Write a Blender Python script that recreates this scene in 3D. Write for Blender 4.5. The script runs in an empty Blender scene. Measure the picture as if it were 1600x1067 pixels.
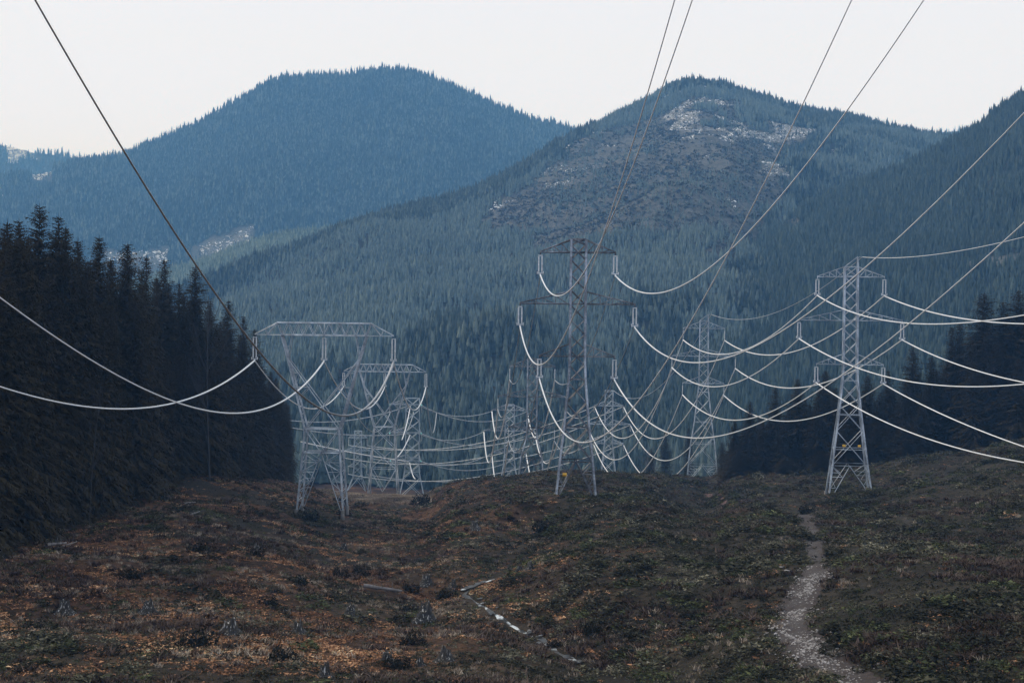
import bpy, math, random
import numpy as np
from mathutils import Vector
random.seed(7); rng = np.random.default_rng(11)
S = bpy.context.scene
COL = S.collection
F = 1600*50/36.0; ROLL = math.radians(0.7)
CA, SA = math.cos(ROLL), math.sin(ROLL)

def P(px, py, d):
    """point at depth d (metres along +Y) seen at photo pixel (px, py)"""
    u = (px-800)/F; v = (533.5-py)/F
    return np.array([(u*CA-v*SA)*d, d, (u*SA+v*CA)*d])

def to_px(x, y, z):
    y = np.maximum(y, 1e-3)
    u = (x*CA+z*SA)/y; v = (-x*SA+z*CA)/y
    return 800+u*F, 533.5-v*F

# ------------------------------------------------------------------ helpers
def tag(o, label=None, cat=None, group=None, kind=None):
    if label: o['label'] = label
    if cat: o['category'] = cat
    if group: o['group'] = group
    if kind: o['kind'] = kind
    return o

def empty(name, loc, label=None, cat=None, group=None):
    o = bpy.data.objects.new(name, None); COL.objects.link(o)
    o.location = tuple(float(c) for c in loc); o.empty_display_size = 1
    return tag(o, label, cat, group)

def mesh_np(name, verts, faces, mat, parent=None, smooth=False):
    """faces: int array (n,k) or list of such arrays"""
    verts = np.asarray(verts, np.float32)
    if not isinstance(faces, list): faces = [faces]
    faces = [np.asarray(f, np.int32) for f in faces if len(f)]
    me = bpy.data.meshes.new(name)
    me.vertices.add(len(verts)); me.vertices.foreach_set('co', verts.ravel())
    loops = np.concatenate([f.ravel() for f in faces])
    sizes = np.concatenate([np.full(len(f), f.shape[1], np.int32) for f in faces])
    starts = np.concatenate([[0], np.cumsum(sizes)[:-1]]).astype(np.int32)
    me.loops.add(len(loops)); me.loops.foreach_set('vertex_index', loops)
    me.polygons.add(len(sizes)); me.polygons.foreach_set('loop_start', starts)
    me.polygons.foreach_set('loop_total', sizes)
    if smooth: me.polygons.foreach_set('use_smooth', np.ones(len(sizes), bool))
    me.update(calc_edges=True)
    if mat: me.materials.append(mat)
    o = bpy.data.objects.new(name, me); COL.objects.link(o)
    if parent: o.parent = parent
    return o

def dup(root, loc, rotz=0, scale=None, label=None, group=None):
    r = root.copy(); COL.objects.link(r)
    r.location = tuple(float(c) for c in loc); r.rotation_euler = (0, 0, rotz)
    if scale is not None: r.scale = scale
    if label: r['label'] = label
    if group: r['group'] = group
    for ch in root.children:
        c = ch.copy(); COL.objects.link(c); c.parent = r
    return r

class MB:
    """collects bars and tubes into one mesh"""
    def __init__(s): s.v = []; s.f4 = []; s.f3 = []; s.n = 0
    def add(s, v, f4=(), f3=()):
        v = np.asarray(v, float)
        s.v.append(v)
        if len(f4): s.f4.append(np.asarray(f4)+s.n)
        if len(f3): s.f3.append(np.asarray(f3)+s.n)
        s.n += len(v)
    def bar(s, a, b, w):
        a = np.asarray(a, float); b = np.asarray(b, float); d = b-a; L = np.linalg.norm(d)
        if L < 1e-6: return
        d /= L; up = np.array([0, 0, 1.]) if abs(d[2]) < .9 else np.array([1., 0, 0])
        e = np.cross(d, up); e /= np.linalg.norm(e); g = np.cross(e, d); h = w/2
        c = [(-1, -1), (1, -1), (1, 1), (-1, 1)]
        v = [a+e*h*i+g*h*j for i, j in c]+[b+e*h*i+g*h*j for i, j in c]
        s.add(v, [[0, 1, 5, 4], [1, 2, 6, 5], [2, 3, 7, 6], [3, 0, 4, 7], [3, 2, 1, 0], [4, 5, 6, 7]])
    def angle(s, a, b, w):
        """L-section steel angle"""
        a = np.asarray(a, float); b = np.asarray(b, float); d = b-a; L = np.linalg.norm(d); d /= L
        up = np.array([0, 0, 1.]) if abs(d[2]) < .9 else np.array([1., 0, 0])
        e = np.cross(d, up); e /= np.linalg.norm(e); g = np.cross(e, d); t = w*.16
        c = [(0, 0), (w, 0), (w, t), (t, t), (t, w), (0, w)]
        c = [(x-w*.35, y-w*.35) for x, y in c]
        v = [a+e*i+g*j for i, j in c]+[b+e*i+g*j for i, j in c]
        s.add(v, [[i, (i+1) % 6, (i+1) % 6+6, i+6] for i in range(6)])
    def tube(s, pts, rad, k=6):
        pts = np.asarray(pts, float); n = len(pts)
        rad = np.broadcast_to(np.asarray(rad, float), (n,))
        t = np.gradient(pts, axis=0); t /= np.linalg.norm(t, axis=1)[:, None]+1e-12
        up = np.array([0, 0, 1.])
        if abs(t[:, 2]).mean() > .8: up = np.array([1., 0, 0])
        e = np.cross(t, up); e /= np.linalg.norm(e, axis=1)[:, None]+1e-12; g = np.cross(e, t)
        an = np.arange(k)*2*math.pi/k
        v = (pts[:, None]+rad[:, None, None]*(np.cos(an)[None, :, None]*e[:, None]+np.sin(an)[None, :, None]*g[:, None])).reshape(-1, 3)
        i = np.arange(n-1)[:, None]*k; j = np.arange(k)[None]; j2 = (j+1) % k
        f = np.stack([i+j, i+j2, i+k+j2, i+k+j], -1).reshape(-1, 4)
        s.add(v, f)
    def lathe(s, c, prof, k=8):
        """prof: list (r, z) about vertical axis through c"""
        pr = np.asarray(prof, float); an = np.arange(k)*2*math.pi/k
        v = np.stack([pr[:, 0, None]*np.cos(an)+c[0], pr[:, 0, None]*np.sin(an)+c[1], np.repeat(pr[:, 1, None], k, 1)+c[2]], -1).reshape(-1, 3)
        n = len(pr); i = np.arange(n-1)[:, None]*k; j = np.arange(k)[None]; j2 = (j+1) % k
        s.add(v, np.stack([i+j, i+j2, i+k+j2, i+k+j], -1).reshape(-1, 4))
    def build(s, name, mat, parent=None, smooth=False):
        fs = []
        if s.f4: fs.append(np.concatenate(s.f4))
        if s.f3: fs.append(np.concatenate(s.f3))
        return mesh_np(name, np.concatenate(s.v), fs, mat, parent, smooth)

def _hash(ix, iy, seed):
    h = (ix*374761393+iy*668265263+seed*1442695041) & 0xFFFFFFFF
    h = ((h ^ (h >> 13))*1274126177) & 0xFFFFFFFF
    return ((h ^ (h >> 16)) & 0xFFFF)/65535.0
def vnoise(x, y, seed=0):
    x = np.asarray(x, float); y = np.asarray(y, float)
    ix = np.floor(x).astype(np.int64); iy = np.floor(y).astype(np.int64)
    fx = x-ix; fy = y-iy; fx = fx*fx*(3-2*fx); fy = fy*fy*(3-2*fy)
    a = _hash(ix, iy, seed); b = _hash(ix+1, iy, seed); c = _hash(ix, iy+1, seed); d = _hash(ix+1, iy+1, seed)
    return (a+(b-a)*fx)*(1-fy)+(c+(d-c)*fx)*fy
def fbm(x, y, seed=0, o=4):
    r = 0; w = .5; t = 0
    for k in range(o):
        r = r+w*vnoise(x*2**k, y*2**k, seed+k*17); t += w; w *= .5
    return r/t      # 0..1

def in_poly(x, y, poly):
    x = np.asarray(x); y = np.asarray(y); r = np.zeros(x.shape, bool); n = len(poly)
    for i in range(n):
        x0, y0 = poly[i]; x1, y1 = poly[(i+1) % n]
        c = ((y0 > y) != (y1 > y)) & (x < (x1-x0)*(y-y0)/((y1-y0) if y1 != y0 else 1e-9)+x0)
        r ^= c
    return r

# ------------------------------------------------------------------ materials
def mat(name):
    m = bpy.data.materials.new(name); m.use_nodes = True
    nt = m.node_tree; b = nt.nodes['Principled BSDF']; return m, nt, b
def lk(nt, a, b): nt.links.new(a, b)
def ramp(nt, stops, fac):
    r = nt.nodes.new('ShaderNodeValToRGB'); cr = r.color_ramp
    cr.elements[0].position = stops[0][0]; cr.elements[0].color = (*stops[0][1], 1)
    cr.elements[1].position = stops[-1][0]; cr.elements[1].color = (*stops[-1][1], 1)
    for p, c in stops[1:-1]:
        e = cr.elements.new(p); e.color = (*c, 1)
    lk(nt, fac, r.inputs[0]); return r.outputs[0]
def noise(nt, scale, detail=4, rough=.55, vec=None):
    n = nt.nodes.new('ShaderNodeTexNoise'); n.inputs['Scale'].default_value = scale
    n.inputs['Detail'].default_value = detail; n.inputs['Roughness'].default_value = rough
    if vec is None:
        g = nt.nodes.new('ShaderNodeNewGeometry'); vec = g.outputs['Position']
    lk(nt, vec, n.inputs['Vector']); return n.outputs['Fac']
def mixc(nt, fac, a, b, mode='MIX'):
    m = nt.nodes.new('ShaderNodeMix'); m.data_type = 'RGBA'; m.blend_type = mode
    for s, v in ((m.inputs[0], fac), (m.inputs[6], a), (m.inputs[7], b)):
        if isinstance(v, (int, float)): s.default_value = v
        elif isinstance(v, tuple): s.default_value = (*v, 1) if len(v) == 3 else v
        else: lk(nt, v, s)
    return m.outputs[2]
def math_(nt, op, a, b=0.0):
    m = nt.nodes.new('ShaderNodeMath'); m.operation = op
    for s, v in ((m.inputs[0], a), (m.inputs[1], b)):
        if isinstance(v, (int, float)): s.default_value = v
        else: lk(nt, v, s)
    if op == 'MULTIPLY_ADD': m.inputs[2].default_value = .5
    return m.outputs[0]
def island(nt):
    g = nt.nodes.new('ShaderNodeNewGeometry'); return g.outputs['Random Per Island']
def objrand(nt):
    g = nt.nodes.new('ShaderNodeObjectInfo'); return g.outputs['Random']

def foliage_mat(name, cols, patch=.02, rough=.85, island_w=.7, gain=1.0):
    """leaf colour varies leaf clump by leaf clump and patch by patch"""
    m, nt, b = mat(name)
    n = noise(nt, patch, 3)
    if gain != 1: n = math_(nt, 'ADD', math_(nt, 'MULTIPLY', math_(nt, 'SUBTRACT', n, .5), gain), .5)
    f = math_(nt, 'ADD', math_(nt, 'MULTIPLY', island(nt), island_w), math_(nt, 'MULTIPLY', n, 1-island_w))
    lk(nt, ramp(nt, cols, f), b.inputs['Base Color'])
    b.inputs['Roughness'].default_value = rough; b.inputs['Specular IOR Level'].default_value = .06
    return m

def steel_mat(name, cols, metal=.55, rough=.5, scale=.35):
    m, nt, b = mat(name)
    n = noise(nt, scale, 6, .65)
    n2 = noise(nt, scale*9, 3, .6)
    f = math_(nt, 'ADD', math_(nt, 'MULTIPLY', n, .75), math_(nt, 'MULTIPLY', n2, .25))
    lk(nt, ramp(nt, cols, f), b.inputs['Base Color'])
    b.inputs['Metallic'].default_value = metal; b.inputs['Roughness'].default_value = rough
    return m

M = {}
M['steel_dark'] = steel_mat('weathered_brown_steel', [(.3, (.048, .047, .05)), (.45, (.085, .084, .09)), (.54, (.18, .185, .2)), (.66, (.42, .45, .49))], .4, .5)
M['steel_grey'] = steel_mat('dull_grey_steel', [(.3, (.07, .07, .075)), (.46, (.2, .215, .24)), (.64, (.55, .6, .66))], .3, .5)
M['steel_bright'] = steel_mat('galvanised_steel', [(.3, (.12, .14, .165)), (.46, (.31, .345, .385)), (.64, (.62, .68, .735))], .2, .55)
M['steel_pale'] = steel_mat('pale_galvanised_steel', [(.3, (.2, .24, .28)), (.7, (.5, .58, .64))], .4, .5)
m, nt, b = mat('aluminium_conductor'); M['wire'] = m
n = noise(nt, 1.2, 3); lk(nt, ramp(nt, [(.3, (.88, .88, .87)), (.7, (.97, .97, .96))], n), b.inputs['Base Color'])
b.inputs['Metallic'].default_value = .0; b.inputs['Roughness'].default_value = .3
m, nt, b = mat('shade_painted_conductor'); M['wire_dark'] = m  # darker copy of the conductor, its shaded look against the sky painted in
n = noise(nt, 1.2, 3); lk(nt, ramp(nt, [(.3, (.5, .48, .48)), (.7, (.62, .6, .6))], n), b.inputs['Base Color']); b.inputs['Metallic'].default_value = .9; b.inputs['Roughness'].default_value = .28
m, nt, b = mat('dull_conductor'); M['wire_dull'] = m
n = noise(nt, 1.0, 3); lk(nt, ramp(nt, [(.3, (.3, .33, .36)), (.7, (.5, .53, .56))], n), b.inputs['Base Color'])
b.inputs['Metallic'].default_value = .4; b.inputs['Roughness'].default_value = .45
m, nt, b = mat('grey_porcelain'); M['porcelain'] = m
n = noise(nt, 3, 2); lk(nt, ramp(nt, [(.3, (.5, .52, .54)), (.7, (.75, .77, .78))], n), b.inputs['Base Color']); b.inputs['Roughness'].default_value = .2
m, nt, b = mat('green_glass_insulator'); M['glass'] = m
n = noise(nt, 3, 2); lk(nt, ramp(nt, [(.3, (.2, .62, .6)), (.7, (.4, .85, .8))], n), b.inputs['Base Color']); b.inputs['Roughness'].default_value = .1
m, nt, b = mat('yellow_sign_paint'); M['sign'] = m
n = noise(nt, 6, 3); lk(nt, ramp(nt, [(.3, (.7, .36, .03)), (.6, (.88, .5, .05))], n), b.inputs['Base Color']); b.inputs['Roughness'].default_value = .5

# near conifers
CONIF = [(.0, (.042, .034, .02)), (.45, (.047, .038, .022)), (.8, (.051, .042, .024)), (1, (.06, .05, .028))]
M['needles'] = foliage_mat('dark_conifer_needles', CONIF, .06)
M['bark'] = foliage_mat('conifer_bark', [(0, (.035, .03, .027)), (1, (.09, .08, .07))], .8)
M['birch'] = foliage_mat('pale_bare_bark', [(0, (.04, .038, .036)), (1, (.085, .083, .08))], .8)
M['twig'] = foliage_mat('grey_lilac_twigs', [(0, (.1, .095, .105)), (1, (.2, .19, .21))], .3)

# ------------------------------------------------------------------ near ground
CR = np.array([(-2500, 640, 300), (-900, 690, 300), (-300, 715, 300), (0, 733, 290), (200, 730, 295), (300, 731, 305), (360, 738, 315), (420, 748, 330), (470, 763, 350),
      (530, 771, 425), (600, 773, 432), (670, 773, 430), (690, 765, 370), (715, 752, 335), (760, 745, 325), (800, 742, 320), (850, 736, 320),
      (950, 739, 330), (1030, 742, 340), (1060, 746, 420), (1100, 753, 438), (1118, 752, 438), (1140, 742, 360), (1200, 739, 345), (1280, 738, 340), (1370, 731, 330), (1450, 713, 320), (1520, 702, 310),
      (1600, 690, 300), (1900, 640, 290), (2600, 560, 280), (4000, 520, 270)], float)
_pxs = np.linspace(-2500, 4000, 1301)
def _sm(a, k=9):
    p = np.pad(a, k//2, mode='edge'); return np.convolve(p, np.ones(k)/k, 'valid')
_cy = _sm(np.interp(_pxs, CR[:, 0], CR[:, 1]), 5); _cd = _sm(np.interp(_pxs, CR[:, 0], CR[:, 2]), 7)

def base_z(x, y):
    x = np.asarray(x, float); y = np.asarray(y, float)
    yy = np.maximum(y, 40.0)
    sx = x/yy                                    # bearing
    px = 800+F*(sx+SA*(-.1))                     # bearing as photo column, near enough for looking up the crest
    yc = np.interp(px, _pxs, _cy); dc = np.interp(px, _pxs, _cd)
    v = (533.5-yc)/F; u = (px-800)/F
    zc = (u*SA+v*CA)*dc
    d0 = 82.0
    v0 = (533.5-1085)/F; uc = np.clip(u, -.6, .6)
    z0 = (uc*SA+v0*CA)*d0
    t = (y-d0)/(dc-d0)
    mid = z0+(zc-z0)*t
    far = np.maximum(zc-(y-dc)*.13, -76.0)
    near = np.where(y < d0, np.maximum(-1.7-.30*np.maximum(y, 0), z0+(d0-y)*.02), 0)
    near = np.where(y < 0, -1.7+.03*(-y)+0*x, near)
    z = np.where(y < d0, near, np.where(y > dc, far, mid))
    return z

def bumps(x, y):
    w = np.clip((y-60)/60, .2, 1)
    return w*((fbm(x/34, y/34, 3)-.5)*4.2+(fbm(x/11, y/11, 5, 3)-.5)*2.4)

def hit0(px, py, zf, d0=70, d1=430):
    d = np.linspace(d0, d1, 1500)
    q = P(px, py, 1.0)
    z = zf(q[0]*d, d); b = q[2]*d <= z
    i = int(np.argmax(b)) if b.any() else len(d)-1
    return np.array([q[0]*d[i], d[i], float(z[i])])

STREAM_PX = [(830, 850), (800, 880), (778, 905), (745, 918), (722, 926), (738, 938), (752, 948), (768, 963), (800, 978), (832, 996), (858, 1015), (882, 1031), (912, 1043), (960, 1068), (1000, 1100)]
def pdist(x, y, line):
    x = np.asarray(x, float); y = np.asarray(y, float); best = np.full(x.shape, 1e9)
    for a, b_ in zip(line[:-1], line[1:]):
        d = b_-a; t = np.clip(((x-a[0])*d[0]+(y-a[1])*d[1])/(d@d), 0, 1)
        best = np.minimum(best, np.hypot(x-a[0]-t*d[0], y-a[1]-t*d[1]))
    return best
# the spur right of the stream: a low rise running from the stream up to the track
STREAM = np.array([hit0(a, b_, lambda x, y: base_z(x, y)+bumps(x, y)-2.4)[:2] for a, b_ in STREAM_PX])
SPUR = np.array([hit0(a, b_, base_z)[:2] for a, b_ in [(1560, 1000), (1420, 960), (1200, 880), (1010, 815), (900, 800)]])
PATH_PX = [(1256, 800, 34), (1261, 812, 42), (1266, 830, 42), (1272, 850, 40), (1277, 870, 40), (1274, 890, 44), (1262, 910, 52), (1248, 930, 56), (1240, 950, 60), (1238, 970, 62), (1246, 990, 68), (1262, 1008, 76), (1290, 1028, 84), (1330, 1050, 96), (1372, 1075, 106)]

def z_raw(x, y):
    z = base_z(x, y)+bumps(x, y)
    ds = pdist(x, y, STREAM); z = z-2.4*np.exp(-(ds/6.5)**2)
    dp = pdist(x, y, SPUR); z = z+2.8*np.exp(-(dp/16)**2)
    return z
PATH = []
for a, b_, w in PATH_PX:
    h = hit0(a, b_, z_raw); PATH.append((h[0], h[1], .95*w/F*h[1]))
PATH = np.array(PATH)

gx = np.concatenate([np.arange(-1400, -320, 30), np.arange(-320, -150, 3.0), np.arange(-150, 150, 1.0), np.arange(150, 320, 3.0), np.arange(320, 1401, 30)])
gy = np.concatenate([np.arange(-160, 0, 8.0), np.arange(0, 70, 2.5), np.arange(70, 350, 1.0), np.arange(350, 460, 2.0), np.arange(460, 1150, 15)])
GX, GY = np.meshgrid(gx, gy)
GZ = z_raw(GX, GY)
# the track is worn slightly into the slope
dpth = pdist(GX, GY, PATH[:, :2]); GZ -= .45*np.exp(-(dpth/2.2)**2)
def ground_z(x, y):
    x = np.asarray(x, float); y = np.asarray(y, float)
    i = np.clip(np.searchsorted(gx, x)-1, 0, len(gx)-2); j = np.clip(np.searchsorted(gy, y)-1, 0, len(gy)-2)
    fx = np.clip((x-gx[i])/(gx[i+1]-gx[i]), 0, 1); fy = np.clip((y-gy[j])/(gy[j+1]-gy[j]), 0, 1)
    return (GZ[j, i]*(1-fx)+GZ[j, i+1]*fx)*(1-fy)+(GZ[j+1, i]*(1-fx)+GZ[j+1, i+1]*fx)*fy
def hit(px, py, d0=72, d1=440): return hit0(px, py, ground_z, d0, d1)

def grid_faces(nx, ny):
    i = np.arange(ny-1)[:, None]*nx; j = np.arange(nx-1)[None]
    return np.stack([i+j, i+j+1, i+nx+j+1, i+nx+j], -1).reshape(-1, 4)

# zones (photo columns/rows of a ground point): how much dead bracken, how green
def zones(x, y, z):
    px, py = to_px(x, y, z)
    left = 1/(1+np.exp(np.clip((px-(790+.55*(py-800)))/70.0, -30, 30)))       # bracken side, left of the stream
    left = left*(1-.85*np.exp(-((px-40)/230)**4-((py-1050)/95)**4))*(1-.75*np.clip((py-1012)/35, 0, 1)*(px > 380))
    n = fbm(x/13, y/13, 41); n2 = fbm(x/5, y/5, 77, 3)
    return px, py, left, n, n2

m, nt, b = mat('hillside_ground'); M['ground'] = m
n1 = noise(nt, .09, 5); n2 = noise(nt, 1.3, 5, .7)
f = math_(nt, 'ADD', math_(nt, 'MULTIPLY', n1, .5), math_(nt, 'MULTIPLY', n2, .5))
dark = ramp(nt, [(.3, (.018, .015, .012)), (.5, (.042, .036, .026)), (.64, (.085, .07, .05)), (.78, (.15, .12, .09))], f)
brk = ramp(nt, [(.34, (.022, .015, .012)), (.46, (.055, .034, .023)), (.57, (.14, .076, .044)), (.72, (.32, .18, .1))], f)
at = nt.nodes.new('ShaderNodeAttribute'); at.attribute_name = 'bracken'
lk(nt, mixc(nt, at.outputs['Fac'], dark, brk), b.inputs['Base Color']); b.inputs['Roughness'].default_value = .95
b.inputs['Specular IOR Level'].default_value = .1
bp = nt.nodes.new('ShaderNodeBump'); bp.inputs['Strength'].default_value = .9; bp.inputs['Distance'].default_value = .5
lk(nt, noise(nt, 2.2, 6, .7), bp.inputs['Height']); lk(nt, bp.outputs[0], b.inputs['Normal'])
gv = np.stack([GX, GY, GZ], -1).reshape(-1, 3)
go = mesh_np('ground', gv, grid_faces(len(gx), len(gy)), M['ground'], smooth=True)
tag(go, kind='structure')
_, _, lf, _n, _n2 = zones(gv[:, 0], gv[:, 1], gv[:, 2])
mask = np.clip(lf*1.25*np.clip((_n-.36)*5, 0, 1), 0, 1)+.12*np.clip((_n2-.5)*4, 0, 1)
# the dry grass on the brow behind the left tower
bx0 = P(610, 775, 400)
mask = np.maximum(mask, 1.0*np.exp(-((gv[:, 0]-bx0[0])/22)**2-((gv[:, 1]-405)/40)**2))
mask = mask*(1-.85*np.exp(-(pdist(gv[:, 0], gv[:, 1], STREAM)/4.5)**2))
a = go.data.attributes.new('bracken', 'FLOAT', 'POINT'); a.data.foreach_set('value', np.clip(mask, 0, 1).astype(np.float32))

# track
m, nt, b = mat('stony_track'); M['track'] = m
n1 = noise(nt, .6, 4); v = nt.nodes.new('ShaderNodeTexVoronoi'); v.inputs['Scale'].default_value = 4.5
g = nt.nodes.new('ShaderNodeNewGeometry'); lk(nt, g.outputs['Position'], v.inputs['Vector'])
stone = ramp(nt, [(.0, (.5, .48, .46)), (.14, (.27, .25, .24)), (.26, (.07, .058, .052))], v.outputs['Distance'])
earth = ramp(nt, [(.35, (.03, .02, .016)), (.7, (.085, .06, .05))], noise(nt, 2.5, 5, .7))
at = nt.nodes.new('ShaderNodeAttribute'); at.attribute_name = 'stony'
sm_ = math_(nt, 'MULTIPLY', at.outputs['Fac'], ramp(nt, [(.42, (0, 0, 0)), (.62, (1, 1, 1))], n1))
lk(nt, mixc(nt, sm_, earth, stone), b.inputs['Base Color']); b.inputs['Roughness'].default_value = .9
bp = nt.nodes.new('ShaderNodeBump'); bp.inputs['Distance'].default_value = .2; lk(nt, noise(nt, 4, 5, .7), bp.inputs['Height']); lk(nt, bp.outputs[0], b.inputs['Normal'])
def strip(name, pts, material, lift=.06, cross=13, attr=None, rag=.3):
    pts = np.asarray(pts, float)
    s = np.concatenate([[0], np.cumsum(np.hypot(*np.diff(pts[:, :2], axis=0).T))]); ss = np.arange(0, s[-1], .5)
    X = _sm(np.interp(ss, s, pts[:, 0]), 9); Y = _sm(np.interp(ss, s, pts[:, 1]), 9); W = np.interp(ss, s, pts[:, 2])
    tx = np.gradient(X); ty = np.gradient(Y); L = np.hypot(tx, ty)+1e-9; nx_, ny_ = -ty/L, tx/L
    q = np.linspace(-1, 1, cross)
    Wl = W*(.5+rag*(fbm(ss/1.6, ss*0, 9)-.5)*2)
    xx = X[:, None]+nx_[:, None]*q*Wl[:, None]; yy = Y[:, None]+ny_[:, None]*q*Wl[:, None]
    zz = ground_z(xx, yy)+lift-.12*(abs(q)[None] > .99)
    o = mesh_np(name, np.stack([xx, yy, zz], -1).reshape(-1, 3), grid_faces(cross, len(ss)), material, smooth=True)
    if attr is not None:
        prof = attr(ss[:, None]/s[-1], q[None]); a = o.data.attributes.new('stony', 'FLOAT', 'POINT')
        a.data.foreach_set('value', prof.astype(np.float32).ravel())
    tag(o, kind='structure'); return o
strip('path', PATH, M['track'], attr=lambda t, q: np.clip(np.where(t < .4, np.exp(-((q+.42)/.3)**2)+.6*np.exp(-((q-.45)/.16)**2), .95*np.exp(-((q+.1)/.7)**4)), 0, 1))

# the reddish dirt track running off behind the far right tower
pts2 = []
for a_, b_, w in [(1072, 756, 12), (1090, 764, 13), (1110, 776, 14), (1130, 787, 12), (1148, 797, 8)]:
    h = hit(a_, b_); pts2.append((h[0], h[1], w/F*h[1]))
m, nt, b = mat('reddish_dirt'); M['dirt'] = m
lk(nt, ramp(nt, [(.3, (.07, .034, .026)), (.7, (.16, .085, .065))], noise(nt, .8, 5, .7)), b.inputs['Base Color']); b.inputs['Roughness'].default_value = .95
strip('dirt_path', pts2, M['dirt'], .05, 5)
pts3 = []
for a_, b_, w in [(655, 774, 30), (652, 779, 30), (662, 785, 26), (672, 792, 18)]:
    h = hit(a_, b_); pts3.append((h[0], h[1], w/F*h[1]))
m, nt, b = mat('pale_dry_track'); M['pale'] = m
lk(nt, ramp(nt, [(.3, (.22, .175, .14)), (.7, (.55, .46, .38))], noise(nt, .9, 5, .7)), b.inputs['Base Color']); b.inputs['Roughness'].default_value = .95
strip('gravel_path', pts3, M['pale'], .06, 7)

# stream: open stretches of water, sky glints painted white into its colour
m, nt, b = mat('painted_glint_water'); M['water'] = m
lk(nt, ramp(nt, [(.55, (.018, .018, .016)), (.62, (.7, .73, .73))], noise(nt, .7, 4)), b.inputs['Base Color'])
b.inputs['Roughness'].default_value = .3; b.inputs['IOR'].default_value = 1.33
bp = nt.nodes.new('ShaderNodeBump'); bp.inputs['Distance'].default_value = .05; lk(nt, noise(nt, 5, 3), bp.inputs['Height']); lk(nt, bp.outputs[0], b.inputs['Normal'])
strip('stream', np.array([(a_[0], a_[1], .4+.55*rng.random()) for a_ in STREAM[2:13]]), M['water'], .03, 5, rag=.6)
sv = []; sf = []
POOLS = [(732, 921, 26, 7), (722, 923, 10, 5), (746, 915, 12, 6), (755, 912, 10, 5), (772, 908, 9, 6), (749, 938, 11, 5), (755, 945, 8, 6), (768, 960, 10, 7), (827, 990, 8, 9), (843, 996, 11, 7), (842, 1007, 9, 5), (886, 1028, 12, 5), (904, 1037, 11, 7), (776, 952, 4, 3)]
for (a_, b_, w, hh) in POOLS:
    c = hit(a_, b_); rx = w/F*c[1]/2*1.0; ry = hh/F*c[1]*1.2
    k = 26; an = np.arange(k)*2*math.pi/k; rr = .45+.75*_sm(rng.random(k), 3)+.25*rng.random(k)
    xs = c[0]+rx*np.cos(an)*rr; ys = c[1]+ry*np.sin(an)*rr
    b0 = sum(len(q) for q in sv)
    zs = np.maximum(ground_z(xs, ys), c[2]-.2)+.18
    sv.append(np.concatenate([[[c[0], c[1], c[2]+.22]], np.stack([xs, ys, zs], -1)]))
    sf.append(np.stack([np.zeros(k, int), np.arange(k)+1, (np.arange(k)+1) % k+1], -1)+b0)
tag(mesh_np('stream', np.concatenate(sv), np.concatenate(sf), M['water'], smooth=True), kind='structure')

# ------------------------------------------------------------------ forested hills
def conifer_proto(tiers, k, jag, seed):
    r = np.random.default_rng(seed); V = []; Fc = []; n = 0
    for t in range(tiers):
        zb = .04+.9*t/tiers*.98; zt = min(1.0, zb+1.9/tiers+.05); R = .5*(1-t/tiers)**.85*(.85+.3*r.random())+.03
        an = (np.arange(2*k)+r.random())*math.pi/k
        rad = R*np.where(np.arange(2*k) % 2 == 0, 1, jag)*(.75+.5*r.random(2*k))
        v = np.stack([rad*np.cos(an), rad*np.sin(an), zb-.03*(np.arange(2*k) % 2 == 0)+.03*r.random(2*k)], -1)
        V.append(np.concatenate([v, [[0, 0, zt]]])); i = np.arange(2*k)
        Fc.append(np.stack([i, (i+1) % (2*k), np.full(2*k, 2*k)], -1)+n); n += 2*k+1
    return np.concatenate(V), np.concatenate(Fc)
PROT_LO = [conifer_proto(4, 4, .5, s) for s in range(4)]
PROT_HI = [conifer_proto(8, 5, .45, 20+s) for s in range(4)]
def scrub_proto(seed):
    r = np.random.default_rng(seed); V = []; Fc = []
    for k in range(7):
        c = r.normal(0, .3, 3)*np.array([1, 1, .5])+np.array([0, 0, .35])
        t = r.normal(0, .28, (3, 3)); V.append(c+t); Fc.append([3*k, 3*k+1, 3*k+2])
    return np.concatenate(V), np.array(Fc)
PROT_XS = [conifer_proto(3, 3, .55, 60+s) for s in range(5)]
PROT_SC = [scrub_proto(50+s) for s in range(5)]
def scatter(name, mat_, pts, hts, wid, protos, label, cat, tilt=.02):
    V = []; Fc = []; n = 0
    pi = rng.integers(0, len(protos), len(pts))
    for q, (pv, pf) in enumerate(protos):
        s = np.nonzero(pi == q)[0]
        if not len(s): continue
        a = rng.random(len(s))*2*math.pi; c, s_ = np.cos(a), np.sin(a)
        w = (hts[s]*wid[s])[:, None]
        x = (pv[None, :, 0]*c[:, None]-pv[None, :, 1]*s_[:, None])*w; y = (pv[None, :, 0]*s_[:, None]+pv[None, :, 1]*c[:, None])*w
        z = pv[None, :, 2]*hts[s][:, None]
        lx = rng.normal(0, tilt, len(s))[:, None]
        x = x+lx*z
        v = np.stack([x+pts[s, 0, None], y+pts[s, 1, None], z+pts[s, 2, None]], -1)
        V.append(v.reshape(-1, 3)); Fc.append((pf[None]+(np.arange(len(s))*len(pv))[:, None, None]).reshape(-1, 3)+n); n += v.shape[0]*v.shape[1]
    o = mesh_np(name, np.concatenate(V), np.concatenate(Fc), mat_)
    return tag(o, label, cat, kind='stuff')

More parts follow.
